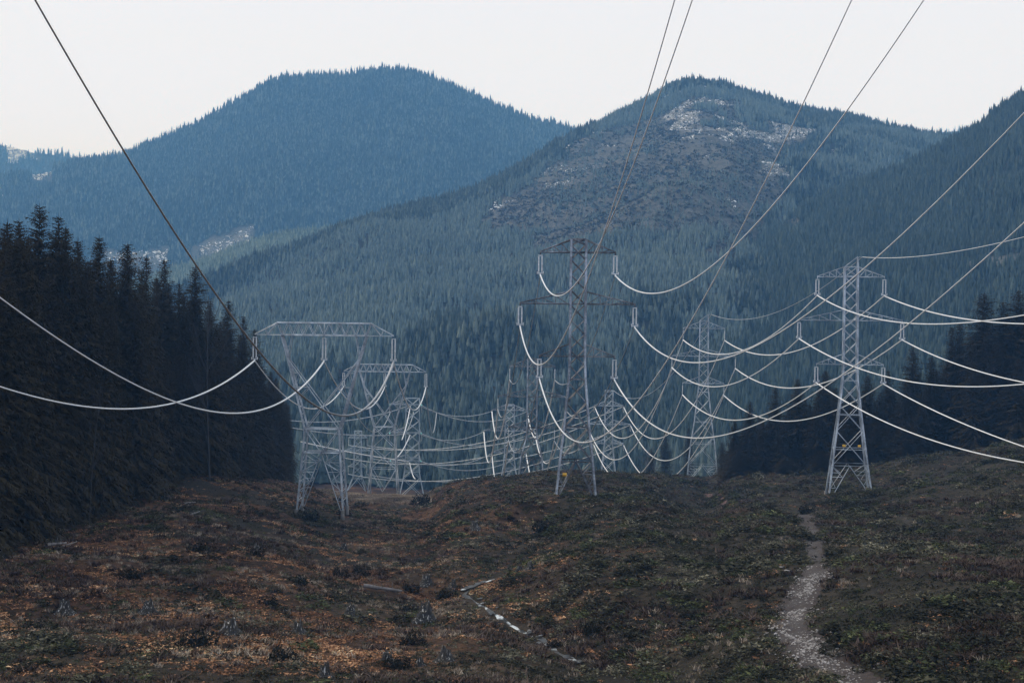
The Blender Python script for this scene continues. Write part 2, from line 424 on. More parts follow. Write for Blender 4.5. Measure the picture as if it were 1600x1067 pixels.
m, nt, b = mat('hill_soil_and_snow'); M['hill'] = m
n1 = noise(nt, .03, 6, .65); n2 = noise(nt, .012, 4)
soil = ramp(nt, [(.3, (.022, .024, .02)), (.7, (.05, .048, .04))], n1)
cut = ramp(nt, [(.36, (.052, .056, .052)), (.5, (.104, .108, .102)), (.64, (.17, .174, .168))], noise(nt, .2, 6, .8))
ac = nt.nodes.new('ShaderNodeAttribute'); ac.attribute_name = 'cleared'
c1 = mixc(nt, ac.outputs['Fac'], soil, cut)
asn = nt.nodes.new('ShaderNodeAttribute'); asn.attribute_name = 'snow'
sn = ramp(nt, [(.53, (0, 0, 0)), (.58, (1, 1, 1))], math_(nt, 'ADD', noise(nt, .3, 5, .85), math_(nt, 'MULTIPLY', math_(nt, 'SUBTRACT', asn.outputs['Fac'], .75), .5)))
sn2 = math_(nt, 'MULTIPLY', sn, math_(nt, 'GREATER_THAN', asn.outputs['Fac'], .05))
lk(nt, mixc(nt, math_(nt, 'MULTIPLY', sn2, .5), c1, (.82, .84, .88)), b.inputs['Base Color']); b.inputs['Roughness'].default_value = .95
b.inputs['Specular IOR Level'].default_value = .1

class Hill:
    def __init__(s, name, crest, base, prof=1.1, amp=30, wave=260, seed=1, back=.5, ncol=260, nrow=150, cut=(), snow=(), jit=.25):
        cr = np.array(crest, float); ba = np.array(base, float)
        s.px = np.linspace(cr[0, 0], cr[-1, 0], ncol)
        cy = _sm(np.interp(s.px, cr[:, 0], cr[:, 1]), 3); cd = _sm(np.interp(s.px, cr[:, 0], cr[:, 2]), 7)
        bd = np.interp(s.px, ba[:, 0], ba[:, 1]); bz = np.interp(s.px, ba[:, 0], ba[:, 2])
        s.cd, s.bd = cd, bd
        t = np.concatenate([np.linspace(0, 1, nrow), 1+np.linspace(.02, .5, 24)]); s.t = t
        u = (s.px-800)/F; v = (533.5-cy)/F
        zc = (u*SA+v*CA)*cd
        D = bd[None]+(cd-bd)[None]*t[:, None]
        X = (u*CA-v*SA)[None]*D
        tt = np.minimum(t, 1)[:, None]
        Z = bz[None]+(zc-bz)[None]*tt**prof
        bell = np.clip(4*tt*(1-tt), 0, 1)**.7
        rid = (1-np.abs(2*fbm(X/wave, D/(wave*2.2), seed, 3)-1))-.6
        Z = Z+bell*amp*(rid+(fbm(X/90, D/90, seed+5, 3)-.5)*.7)
        Z = np.where(t[:, None] > 1, zc[None]-(D-cd[None])*back, Z)
        s.X, s.D, s.Z = X, D, Z
        vv = np.stack([X, D, Z], -1).reshape(-1, 3)
        o = mesh_np(name, vv, grid_faces(ncol, len(t)), M['hill'], smooth=True); tag(o, kind='structure'); s.o = o
        px, py = to_px(vv[:, 0], vv[:, 1], vv[:, 2])
        jx = px+(fbm(vv[:, 0]/70, vv[:, 1]/70, seed+9, 5)-.5)*130*jit; jy = py+(fbm(vv[:, 0]/70, vv[:, 1]/70, seed+19, 5)-.5)*80*jit
        front = (np.repeat(t, ncol) <= 1.0)
        c = np.zeros(len(vv)); n_ = np.zeros(len(vv))
        for poly, val in cut: c = np.where(in_poly(jx, jy, poly) & front, np.maximum(c, val), c)
        for poly, val in snow: n_ = np.where(in_poly(jx, jy, poly) & front, np.maximum(n_, val), n_)
        s.c = c.reshape(X.shape); s.s = n_.reshape(X.shape)
        for nm, arr in (('cleared', c), ('snow', n_)):
            at = o.data.attributes.new(nm, 'FLOAT', 'POINT'); at.data.foreach_set('value', arr.astype(np.float32))
    def sample(s, n, tmax=1.03):
        """random points over the slope, even per square metre of map"""
        out = []
        while sum(len(o) for o in out) < n:
            k = n
            i = rng.random(k)*(len(s.px)-1); tv = rng.random(k)*tmax
            j = np.interp(tv, s.t, np.arange(len(s.t)))
            i0 = np.minimum(i.astype(int), len(s.px)-2); j0 = np.minimum(j.astype(int), len(s.t)-2); fi = i-i0; fj = j-j0
            def bl(A): return (A[j0, i0]*(1-fi)+A[j0, i0+1]*fi)*(1-fj)+(A[j0+1, i0]*(1-fi)+A[j0+1, i0+1]*fi)*fj
            d = bl(s.D); w = d*(s.cd-s.bd)[i0]
            keep = rng.random(k) < w/(s.D.max()*(s.cd-s.bd).max())
            out.append(np.stack([bl(s.X), d, bl(s.Z), bl(s.c), bl(s.s), tv], -1)[keep])
        return np.concatenate(out)[:n]

def in_view(p, x0=-260, x1=1860): 
    px, py = to_px(p[:, 0], p[:, 1], p[:, 2]); return (px > x0) & (px < x1)

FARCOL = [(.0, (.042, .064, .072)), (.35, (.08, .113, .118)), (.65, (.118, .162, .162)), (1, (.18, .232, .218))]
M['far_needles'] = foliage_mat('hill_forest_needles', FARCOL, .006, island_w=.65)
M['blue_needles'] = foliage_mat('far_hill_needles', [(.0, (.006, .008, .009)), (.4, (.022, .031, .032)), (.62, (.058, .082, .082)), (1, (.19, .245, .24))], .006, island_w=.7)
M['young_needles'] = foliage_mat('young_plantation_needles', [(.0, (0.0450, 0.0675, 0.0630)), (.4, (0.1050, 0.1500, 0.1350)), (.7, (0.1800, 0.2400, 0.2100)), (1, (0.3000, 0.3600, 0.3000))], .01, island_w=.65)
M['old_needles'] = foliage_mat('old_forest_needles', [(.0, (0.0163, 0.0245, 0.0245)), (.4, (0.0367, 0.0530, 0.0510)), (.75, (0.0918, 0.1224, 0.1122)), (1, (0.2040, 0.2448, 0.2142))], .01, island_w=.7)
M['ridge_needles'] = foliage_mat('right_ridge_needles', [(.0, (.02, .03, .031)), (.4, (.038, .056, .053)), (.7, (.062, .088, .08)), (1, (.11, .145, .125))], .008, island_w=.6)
M['clear_scrub'] = foliage_mat('clearcut_scrub', [(0, (.03, .042, .042)), (.5, (.075, .085, .085)), (1, (.16, .16, .165))], .02)

def forest(h, name, label, n, h0, h1, w=.26, protos=PROT_LO, keep_cut=.06, tmax=1.02, material='far_needles', tall=False):
    p = h.sample(n, tmax); p = p[in_view(p)]
    dens = fbm(p[:, 0]/45, p[:, 1]/45, 91)
    k = (rng.random(len(p)) < np.where(p[:, 3] > .4, np.clip(keep_cut+.06+2.0*(fbm(p[:, 0]/80, p[:, 1]/140, 55)-.5), .05, .8), 1-.35*p[:, 3])*np.where(p[:, 4] > .3, .3, 1)) & (dens+.25*rng.random(len(p)) > .34)
    p = p[k]
    patch = fbm(p[:, 0]/120, p[:, 1]/120, 33)
    ht = (h0+(h1-h0)*rng.random(len(p)))*(.7+.6*patch)*np.where(p[:, 3] > .4, .55, 1)
    ht *= np.exp(np.clip(rng.normal(0, .15, len(p)), -.45, .35))
    ht *= np.where(p[:, 5] > .985, .55+.5*rng.random(len(p)), 1)
    if tall:      # old trees on the left rim, along the crest and on the valley edge
        px, py = to_px(p[:, 0], p[:, 1], p[:, 2]); jit = (fbm(p[:, 0]/50, p[:, 1]/50, 71)-.5)
        old = ((px < 930) & (p[:, 5]+jit*.1 > .9)) | ((px > 1040) & (p[:, 5]+jit*.1 > .95)) | (p[:, 5] < .2+jit*.4) | ((px > 1180) & (jit > .02))
        ht = np.where(old, ht*1.4, ht); k2 = ~old | (rng.random(len(p)) < .7); p, ht = p[k2], ht[k2]
    wd = w*(.8+.5*rng.random(len(p)))
    if tall:
        o_ = old[k2]; scatter('old_'+name, M['old_needles'], p[o_, :3]-np.array([0, 0, .8]), ht[o_], wd[o_], PROT_LO, 'taller darker old conifers along the rim and foot of the logged hill', 'forest')
        p, ht, wd = p[~o_], ht[~o_], wd[~o_]
    scatter(name, M[material], p[:, :3]-np.array([0, 0, .8]), ht, wd, protos, label, 'forest')

# far left hill with a snow field
H0 = Hill('snowy_hill', [(-420, 180, 5200), (-150, 205, 5200), (0, 227, 5200), (40, 238, 5200), (75, 241, 5200), (130, 250, 5200), (230, 272, 5200), (330, 300, 5200)],
          [(-420, 4200, 150), (330, 4200, 150)], 1.0, 20, seed=3, ncol=120, nrow=60,
          cut=[([(12, 226), (58, 232), (62, 254), (15, 252)], 1)], snow=[([(10, 230), (50, 238), (56, 256), (18, 256)], 1.0)])
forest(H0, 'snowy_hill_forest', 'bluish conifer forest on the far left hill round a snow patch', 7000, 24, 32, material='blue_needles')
# big blue hill on the left
H1 = Hill('blue_hill', [(-420, 360, 3600), (-150, 305, 3700), (0, 276, 3800), (60, 274, 3850), (130, 256, 3900), (190, 248, 3900), (250, 224, 4000), (300, 202, 4000), (350, 172, 4000), (400, 143, 4000), (430, 127, 4000), (480, 121, 4000),
          (560, 117, 4000), (625, 112, 4000), (680, 127, 4000), (740, 152, 4000), (800, 178, 4000), (850, 195, 4000), (900, 210, 3950), (960, 240, 3900), (1060, 290, 3900), (1150, 340, 3900)],
          [(-420, 2500, -60), (500, 2600, -40), (1150, 2700, 0)], 1.05, 70, 420, seed=8, ncol=320, nrow=170,
          cut=[([(296, 384), (345, 362), (392, 352), (396, 425), (290, 425)], 1), ([(160, 392), (262, 388), (262, 430), (160, 430)], 1), ([(40, 275), (85, 258), (75, 290), (42, 300)], .5)],
          snow=[([(315, 380), (392, 356), (390, 388), (318, 400)], .7), ([(165, 395), (260, 392), (255, 412), (165, 412)], .66), ([(42, 272), (80, 262), (72, 275), (48, 284)], .7), ([(-5, 300), (8, 302), (8, 312), (-5, 312)], 1)])
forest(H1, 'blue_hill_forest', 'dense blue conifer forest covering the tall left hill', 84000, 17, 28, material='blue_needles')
# low teal shoulder between the blue hill and the cleared hill
H4 = Hill('low_hill', [(60, 470, 1900), (200, 445, 2050), (300, 418, 2100), (340, 400, 2150), (390, 380, 2200), (450, 365, 2200), (500, 360, 2250), (540, 358, 2250), (600, 365, 2250), (700, 380, 2250)],
          [(60, 1350, -60), (700, 1500, -40)], 1.0, 20, 200, seed=13, ncol=140, nrow=80)
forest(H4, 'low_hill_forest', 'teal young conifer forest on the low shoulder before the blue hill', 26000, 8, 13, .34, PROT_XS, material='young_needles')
# hill with the logged slope
CUT = [(778, 297), (838, 258), (905, 222), (960, 200), (1020, 176), (1090, 168), (1180, 180), (1270, 202), (1285, 228), (1232, 245), (1228, 285), (1185, 325), (1135, 360), (1080, 355), (1000, 352), (930, 372), (860, 388), (800, 372), (755, 335)]
SN = [([(1030, 172), (1110, 180), (1200, 195), (1275, 205), (1275, 228), (1200, 222), (1110, 205), (1040, 200)], .8), ([(1195, 242), (1235, 246), (1225, 285), (1195, 282)], .75), ([(885, 220), (935, 205), (930, 225), (890, 240)], .62),
      ([(756, 300), (800, 285), (785, 325), (755, 325)], .62), ([(1070, 205), (1130, 215), (1128, 262), (1100, 280), (1090, 240)], .56), ([(1130, 300), (1165, 308), (1155, 330), (1125, 330)], .62), ([(1310, 236), (1330, 238), (1326, 250), (1310, 248)], .75), ([(1060, 150), (1120, 155), (1115, 175), (1060, 172)], .5), ([(820, 265), (1000, 215), (1000, 260), (850, 300)], .4)]
H2 = Hill('cleared_hill', [(240, 470, 1600), (320, 443, 1620), (400, 408, 1650), (470, 385, 1680), (530, 363, 1720), (580, 347, 1760), (640, 325, 1800), (700, 312, 1860), (760, 293, 1900), (820, 258, 2000), (860, 233, 2060), (905, 208, 2150), (950, 184, 2250), (1000, 160, 2350),
          (1040, 138, 2400), (1080, 130, 2400), (1130, 136, 2400), (1200, 160, 2400), (1250, 174, 2400), (1300, 184, 2400), (1360, 198, 2350), (1430, 212, 2300), (1520, 225, 2300), (1700, 250, 2200)],
          [(240, 900, -78), (500, 760, -80), (800, 700, -80), (1100, 700, -80), (1700, 800, -70)], 1.12, 75, 330, seed=21, ncol=420, nrow=230,
          jit=1.0, cut=[(CUT, 1), ([(1100, 380), (1175, 330), (1170, 380), (1120, 410)], .6)], snow=SN)
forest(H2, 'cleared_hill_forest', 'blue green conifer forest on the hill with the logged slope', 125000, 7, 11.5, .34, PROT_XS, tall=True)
p = H2.sample(60000); p = p[(p[:, 3] > .3) & in_view(p)]; p = p[rng.random(len(p)) < 1-.75*(p[:, 4] > .3)]
scatter('clearcut_scrub', M['clear_scrub'], p[:, :3], 1.5+3.0*rng.random(len(p))**2, .9+.6*rng.random(len(p)), PROT_SC, 'low brownish scrub scattered over the logged slope', 'scrub')
m, nt, b = mat('old_snow'); M['snow'] = m
lk(nt, ramp(nt, [(.3, (.62, .66, .72)), (.6, (.85, .87, .9))], noise(nt, .4, 4)), b.inputs['Base Color']); b.inputs['Roughness'].default_value = .7
def snow_proto(seed):
    r = np.random.default_rng(seed); k = 9; an = np.arange(k)*2*math.pi/k; q = .5*(.35+.9*r.random(k))
    v = np.concatenate([np.stack([q*np.cos(an)*1.5, q*np.sin(an)*.8, .1+.9*q*np.sin(an)*.8], -1), [[0, 0, .45]]]); return v, np.stack([np.arange(k), (np.arange(k)+1) % k, np.full(k, k)], -1)
SNP = [snow_proto(80+s) for s in range(6)]
def flecks(h, name, n, label, lo=1.2, hi=4.5, th=.5):
    p = h.sample(n); p = p[(p[:, 4] > .2) & in_view(p)]; cl_ = fbm(p[:, 0]/28, p[:, 1]/28, 301, 4)
    p = p[(.75*cl_+.5*p[:, 4]+.12*rng.random(len(p))) > th]
    sz = lo+(hi-lo)*rng.random(len(p))**2.5
    scatter(name, M['snow'], p[:, :3]+np.array([0, 0, .5]), sz, np.full(len(p), 1.0), SNP, label, 'snow')
flecks(H2, 'snow_patches', 90000, 'white flecks of old snow across the logged slope', .8, 3.4, .79)
flecks(H1, 'snow_patches', 60000, 'white snow flecks in the small clearings low on the blue hill', 2.5, 8, .52)
flecks(H0, 'snow_patches', 30000, 'bright snow field on the far left hill', 6, 19, .42)
# right ridge
H3 = Hill('right_hill', [(1000, 520, 1300), (1080, 465, 1350), (1160, 400, 1400), (1230, 345, 1450), (1290, 312, 1480), (1340, 290, 1500), (1400, 268, 1500), (1450, 245, 1500), (1490, 222, 1500), (1530, 200, 1500), (1560, 175, 1500), (1600, 148, 1500), (1650, 122, 1500), (1800, 80, 1450), (2050, 40, 1400)],
          [(1000, 720, -78), (1300, 640, -76), (2050, 560, -60)], 1.08, 26, 240, seed=31, ncol=240, nrow=170,
          cut=[([(1490, 408), (1600, 392), (1600, 412), (1500, 420)], 1), ([(1215, 345), (1245, 338), (1240, 360), (1215, 366)], .7)], snow=[([(1236, 340), (1250, 342), (1248, 360), (1236, 358)], .6)])
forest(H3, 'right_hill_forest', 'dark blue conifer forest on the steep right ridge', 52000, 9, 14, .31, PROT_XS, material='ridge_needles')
# pale ridge far behind in the notch
H5 = Hill('distant_hill', [(1250, 240, 5600), (1400, 220, 5600), (1440, 210, 5600), (1480, 206, 5600), (1530, 204, 5600), (1600, 214, 5600)], [(1250, 4900, 350), (1600, 4900, 350)], 1, 10, seed=41, ncol=60, nrow=30)
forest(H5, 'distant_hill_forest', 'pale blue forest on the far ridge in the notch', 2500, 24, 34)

# valley floor woods behind the near brow
def valley(n):
    y = 620+rng.random(n)*330; x = (rng.random(n)-.5)*1.1*y
    px = 800+F*x/y; ok = ((px < 470) | (px > 1030) | (y > 735)) & (px > 60) & (px < 1300)
    x, y = x[ok], y[ok]
    z = ground_z(x, y); return np.stack([x, y, z], -1)
p = valley(3600)
scatter('valley_forest', M['far_needles'], p, 17+11*rng.random(len(p)), .24+.1*rng.random(len(p)), PROT_HI, 'dark mixed conifers filling the valley floor behind the pylons', 'forest')

# ------------------------------------------------------------------ near conifers: things
def conifer(seed, H=40.0, R=4.8, low=.06, sparse=1.0):
    r = np.random.default_rng(seed); V = []; f4 = []; f3 = []; n = 0
    z = low*H; lev = 0
    while z < H*.985:
        t = (z/H-low)/(1-low); Rt = R*1.45*((1-t)**.56)*(.8+.4*r.random())+.12
        nb = max(4, int((9 if t < .8 else 6)*sparse)); a0 = r.random()*6.28
        for k in range(nb):
            a = a0+k*6.28/nb+r.normal(0, .25); L = Rt*(.6+.55*r.random()); up = .25+.55*t; dr = .42*(1-t)+.1
            d = np.array([math.cos(a), math.sin(a), 0]); side = np.array([-d[1], d[0], 0])
            s = np.linspace(0, 1, 4); c = d*(s*L)[:, None]; c[:, 2] = z+L*(up*s*.5-dr*s**2)+r.normal(0, .1)
            w = np.array([.07, .13, .1, .01])*min(1.6, .5+.3*L)
            a_ = c+side*w[:, None]; b_ = c-side*w[:, None]
            V.append(np.concatenate([a_, b_])); q = np.array([[0, 1, 5, 4], [1, 2, 6, 5], [2, 3, 7, 6]])+n; f4.append(q); n += 8
            # needle sprays along both sides, hanging a little
            m_ = int(8+6*L); u = .08+.92*r.random(m_); pc = d*(u*L)[:, None]; pc[:, 2] = z+L*(up*u*.5-dr*u**2)
            sg = r.choice((-1, 1), m_); ln = ((.3+.35*r.random(m_))*(.45+.3*L)*(1.2-u*.65))[:, None]
            tip = pc+side*(sg[:, None]*ln*(.35+.5*r.random((m_, 1))))+d*ln*(.2+.6*r.random((m_, 1))); tip[:, 2] -= ln[:, 0]*(.1+.75*r.random(m_))
            e = d*ln*.17+np.array([0, 0, -.1])*ln; e = e+r.normal(0, .03, (m_, 3))
            V.append(np.stack([pc-e, pc+e, tip], 1).reshape(-1, 3)); f3.append(np.arange(3*m_).reshape(-1, 3)+n); n += 3*m_
        z += (.34+.22*r.random())*(1.25 if t < .5 else .85)*H/40
    # leader
    V.append(np.array([[.14, 0, H*.95], [-.14, 0, H*.95], [0, .02, H*1.005], [0, .14, H*.95], [0, -.14, H*.95]])); f3.append(np.array([[0, 1, 2], [3, 4, 2]])+n)
    return np.concatenate(V), [np.concatenate(f4), np.concatenate(f3)]
TREES = []
for s in range(8):
    R_ = [4.6, 5.4, 4.0, 5.0, 5.8, 4.4, 3.6, 5.0][s]
    v, f = conifer(100+s, 40, R_, [.05, .08, .03, .1, .06, .04, .12, .05][s])
    e = empty('conifer_tree', (0, 0, -500), 'x', 'tree'); o = mesh_np('crown', v, f, M['needles'], e)
    mb = MB(); mb.tube([(0, 0, -2), (0, 0, 12), (0, 0, 26), (0, 0, 39)], [.42, .34, .2, .04], 8); mb.build('trunk', M['bark'], e, True)
    TREES.append([e, 40.0, 0])
def plant(x, y, ztop, label, group, kind=None, wide=1.0):
    k = rng.integers(0, 8) if kind is None else kind
    g = float(ground_z(x, y)); h = ztop-g+.5
    if h < 4: return
    s = h/40.0; sw = max(s, .5)*wide
    T = TREES[k]
    if T[2] == 0:
        o = T[0]; o.location = (x, y, g-.5); o.scale = (sw, sw, s); o.rotation_euler = (0, 0, rng.random()*6.28); o['label'] = label; o['group'] = group
    else: dup(T[0], (x, y, g-.5), rng.random()*6.28, (sw, sw, s), label, group)
    T[2] += 1

LG = 'conifers of the dark left forest'; RG = 'conifers of the dark right forest'
BASEL = np.array([(-260, 930), (-100, 890), (0, 862), (60, 842), (150, 808), (230, 775), (300, 748), (380, 745), (470, 752)], float)
def left_depth(px): 
    py = np.interp(px, BASEL[:, 0], BASEL[:, 1]); return hit(px, py, 90)[1] if px < 380 else 305+(px-380)*1.05
TOPS_L = [(12, 342, 'blunt dark conifer at the far left end of the left forest skyline'),
 (30, 341, 'slim dark conifer just right of the first treetop on the far left skyline'),
 (62, 318, 'tallest dark conifer on the left forest skyline, pointed top above the rest'),
 (92, 334, 'dark conifer close right of the tallest tree, forming its lower twin top'),
 (103, 352, 'narrow dark conifer at the right edge of the tallest left clump'),
 (122, 370, 'thin low topped conifer standing alone right of the tall left clump'),
 (155, 365, 'sharp pointed dark conifer with a clear blue gap on both sides'),
 (199, 378, 'broad dark conifer right of the sharp pointed one on left skyline'),
 (229, 396, 'small narrow conifer top between two broader ones on left skyline'),
 (257, 402, 'dark conifer with ragged top just left of the overhead cable'),
 (305, 414, 'full dark conifer whose top touches the overhead cable on the left'),
 (281, 440, 'short conifer in the gap left of the cable touching tree'),
 (357, 466, 'pointed dark conifer just below the left cable, right of the cable touching tree'),
 (381, 492, 'short dark conifer right of the pointed one below the left cable'),
 (398, 512, 'dark conifer behind the left end of the flat topped pylon arm'),
 (328, 470, 'low dark conifer between the two cable side treetops')]
for i, (px, py, lab) in enumerate(TOPS_L):
    d = left_depth(px)+14; q = P(px, py, d)
    plant(q[0], d, q[2], lab, LG, [3, 2, 1, 5, 2, 6, 0, 4, 6, 3, 1, 5, 0, 2, 7, 5][i], wide=.92)
SKY = np.array([(-300, 330), (-60, 350), (0, 345), (60, 345), (110, 365), (160, 390), (200, 400), (260, 425), (300, 440), (360, 490), (400, 530), (440, 590), (470, 660), (480, 700)], float)
lab = 'dark conifer packed inside the left forest below its skyline'
for row, (dd, drop, n) in enumerate([(0, 110, 22), (5, 60, 26), (20, 26, 30), (34, 16, 30)]):
    for i in range(n):
        px = -230+(690)*(i+.5+rng.normal(0, .22))/n
        if px > 468: px = 468-rng.random()*10
        py = np.interp(px, SKY[:, 0], SKY[:, 1])+drop*(.4+1.1*rng.random())
        d = left_depth(px)+dd+rng.random()*6; q = P(px, py, d)
        if px > 390: q = P(px, np.interp(px, SKY[:, 0], SKY[:, 1])+12+drop*.5*rng.random(), d)
        plant(q[0], d, q[2], lab, LG, wide=.95)
TOPS_R = [(1148, 652, 'lowest conifer at the left tip of the dark right forest'), (1172, 626, 'second conifer from the left tip of the dark right forest'),
 (1212, 604, 'pointed dark conifer left of the right pylon body, lower right forest'), (1246, 590, 'dark conifer under the lower left insulator of the right pylon'),
 (1290, 578, 'dark conifer directly left behind the right pylon waist'), (1356, 586, 'dark conifer directly right behind the right pylon waist'),
 (1388, 578, 'dark conifer below the lower right insulator of the right pylon'), (1427, 540, 'pointed dark conifer first on the rise of the right forest'),
 (1456, 556, 'lower dark conifer in the dip of the right forest skyline'), (1488, 508, 'left one of twin narrow tops in the right forest skyline'), (1500, 502, 'right one of twin narrow tops in the right forest skyline'),
 (1538, 456, 'big broad conifer with a blunt top high in the right forest'), (1568, 470, 'narrow conifer top right of the big blunt one'), (1592, 452, 'tall conifer at the right picture edge of the dark forest')]
for i, (px, py, lab) in enumerate(TOPS_R):
    d = 375-(px-1150)*.06; q = P(px, py, d); plant(q[0], d, q[2], lab, RG, [2, 5, 0, 3, 4, 1, 5, 0, 7, 6, 6, 4, 2, 1][i], wide=1.3)
SKR = np.array([(1125, 700), (1150, 660), (1200, 625), (1250, 605), (1300, 592), (1380, 590), (1425, 560), (1460, 560), (1500, 530), (1540, 485), (1600, 470), (1720, 420)], float)
lab = 'dark conifer packed inside the right forest below its skyline'
for row, (dd, drop, n) in enumerate([(-18, 130, 26), (-8, 70, 28), (4, 30, 28), (14, 14, 26)]):
    for i in range(n):
        px = 1132+(1720-1132)*(i+.5+rng.normal(0, .2))/n
        py = np.interp(px, SKR[:, 0], SKR[:, 1])+8+drop*(.3+1.1*rng.random())
        d = 375-(px-1150)*.06+dd+rng.random()*6; q = P(px, py, d); plant(q[0], d, q[2], lab, RG, wide=1.45)
for px, py, d, lab in [(1076, 668, 560, 'dark conifer rising from the valley just left of the second right pylon'), (1040, 672, 610, 'dark conifer in the valley between the middle pylon and the second right pylon'),
                       (1128, 690, 470, 'small dark conifer just right of the second right pylon legs'), (1018, 700, 590, 'small dark valley conifer beside the bare lilac thicket')]:
    q = P(px, py, d); plant(q[0], d, q[2], lab, 'lone valley conifers', wide=1.2)

# bare deciduous trees
def bare_tree(seed, H, fan=.35, n=5):
    r = np.random.default_rng(seed); mb = MB()
    def limb(p, d, L, rad, dep):
        k = 5; pts = [p]; q = p.copy(); dd = d.copy()
        for _ in range(k):
            dd = dd+r.normal(0, .07, 3)+np.array([0, 0, .04]); dd /= np.linalg.norm(dd); q = q+dd*L/k; pts.append(q.copy())
        mb.tube(pts, np.linspace(rad, rad*.3, k+1), 5 if dep < 2 else 3)
        if dep >= 3: return
        m_ = [14, 5, 3][dep]
        for i in range(m_):
            u = .3+.7*r.random() if dep == 0 else .2+.8*r.random()
            c = np.array(pts[min(k, int(u*k))])+0*q; a = r.random()*6.28
            nd = np.array([math.cos(a)*fan*2, math.sin(a)*fan*2, .9]); nd /= np.linalg.norm(nd)
            limb(c, nd, L*(.28 if dep == 0 else .5)*(1.25-u*.5), rad*.4, dep+1)
    limb(np.array([0., 0, -.3]), np.array([r.normal(0, .05), 0, 1.]), H, .0065*H, 0)
    return mb
BARE = []
for s in range(3):
    e = empty('bare_tree', (0, 0, -500), 'x', 'tree', 'pale bare trees at the forest edge'); bare_tree(300+s, 14, .3).build('trunk', M['birch'], e, True); BARE.append([e, 0])
for i, (px, pb, pt, lab) in enumerate([(55, 785, 695, 'thin pale bare sapling at the foot of the left forest, leftmost'), (85, 795, 655, 'pale leafless sapling with a snapped side branch before the left forest'), (163, 812, 700, 'straight pale bare trunk in front of the dark left forest, over the fallen log'),
        (140, 680, 590, 'thin pale dead stem high inside the left forest beside the low cable'), (255, 770, 650, 'leafless grey tree at the lower right edge of left forest'), (330, 570, 455, 'tall pale bare tree standing before the conifers below the left cable'), (430, 735, 655, 'bare grey tree at the right tip of the left forest, left of the pylon'), (345, 735, 640, 'bare dull tree among conifers left of the flat topped pylon')]):
    d = hit(px, min(pb, 800) if pb > 735 else 760, 90)[1]-3 if pb > 735 else left_depth(px)-9
    g = P(px, pb, d); gz = float(ground_z(g[0], d)); top = P(px, pt, d)[2]; h = top-gz; B_ = BARE[i % 3]; s = h/14
    if B_[1] == 0: o = B_[0]; o.location = (g[0], d, gz); o.scale = (s*.8, s*.8, s); o['label'] = lab
    else: dup(B_[0], (g[0], d, gz), i*1.3, (s*.8, s*.8, s), lab)
    B_[1] += 1
for i, (px, pt, d, lab) in enumerate([(1003, 695, 520, 'pale lilac bare thicket tree in the valley right of the middle pylon'), (1022, 712, 515, 'smaller pale lilac bare tree right of the larger lilac one')]):
    g = P(px, 740, d); gz = float(ground_z(g[0], d)); h = P(px, pt, d)[2]-gz
    e = empty('bare_tree', (g[0], d, gz), lab, 'tree', 'bare lilac trees in the valley'); mb = bare_tree(330+i, h, .5); mb.build('trunk', M['twig'], e, True)

# ------------------------------------------------------------------ pylons
m, nt, b = mat('concrete_footing'); lk(nt, ramp(nt, [(.3, (.08, .076, .072)), (.7, (.17, .165, .16))], noise(nt, 2, 4)), b.inputs['Base Color']); M['concrete'] = m
def insulator(name, top, L, parent, double=True, mat_='porcelain', r=.14, sheds=13):
    mb = MB()
    for dx in ((-.26, .26) if double else (0,)):
        prof = [(.03, 0), (.03, -.25)]
        for k in range(sheds):
            z0 = -.25-(L-.6)*k/sheds; st = (L-.6)/sheds
            prof += [(r*.55, z0), (r, z0-st*.35), (r*.95, z0-st*.62), (r*.45, z0-st*.7)]
        prof += [(.03, -(L-.3)), (.03, -L)]
        mb.lathe((top[0]+dx, top[1], top[2]), prof, 8)
    if double:
        mb.bar((top[0]-.5, top[1], top[2]-L+.2), (top[0]+.5, top[1], top[2]-L+.2), .16)
        mb.bar((top[0]-.35, top[1], top[2]-.1), (top[0]+.35, top[1], top[2]-.1), .12)
        for dx in (-.5, .5): mb.bar((top[0]+dx, top[1], top[2]-L), (top[0]+dx, top[1], top[2]-L+.5), .12)
    mb.bar((top[0], top[1]-.25, top[2]-L), (top[0], top[1]+.25, top[2]-L), .2)
    return mb.build(name, M[mat_], parent)

def body_pts(levels, z):
    zs = [l[0] for l in levels]; ws = [l[1] for l in levels]; return np.interp(z, zs, ws)
def corner(levels, z, sx, sy): w = body_pts(levels, z); return np.array([sx*w, sy*w, z])

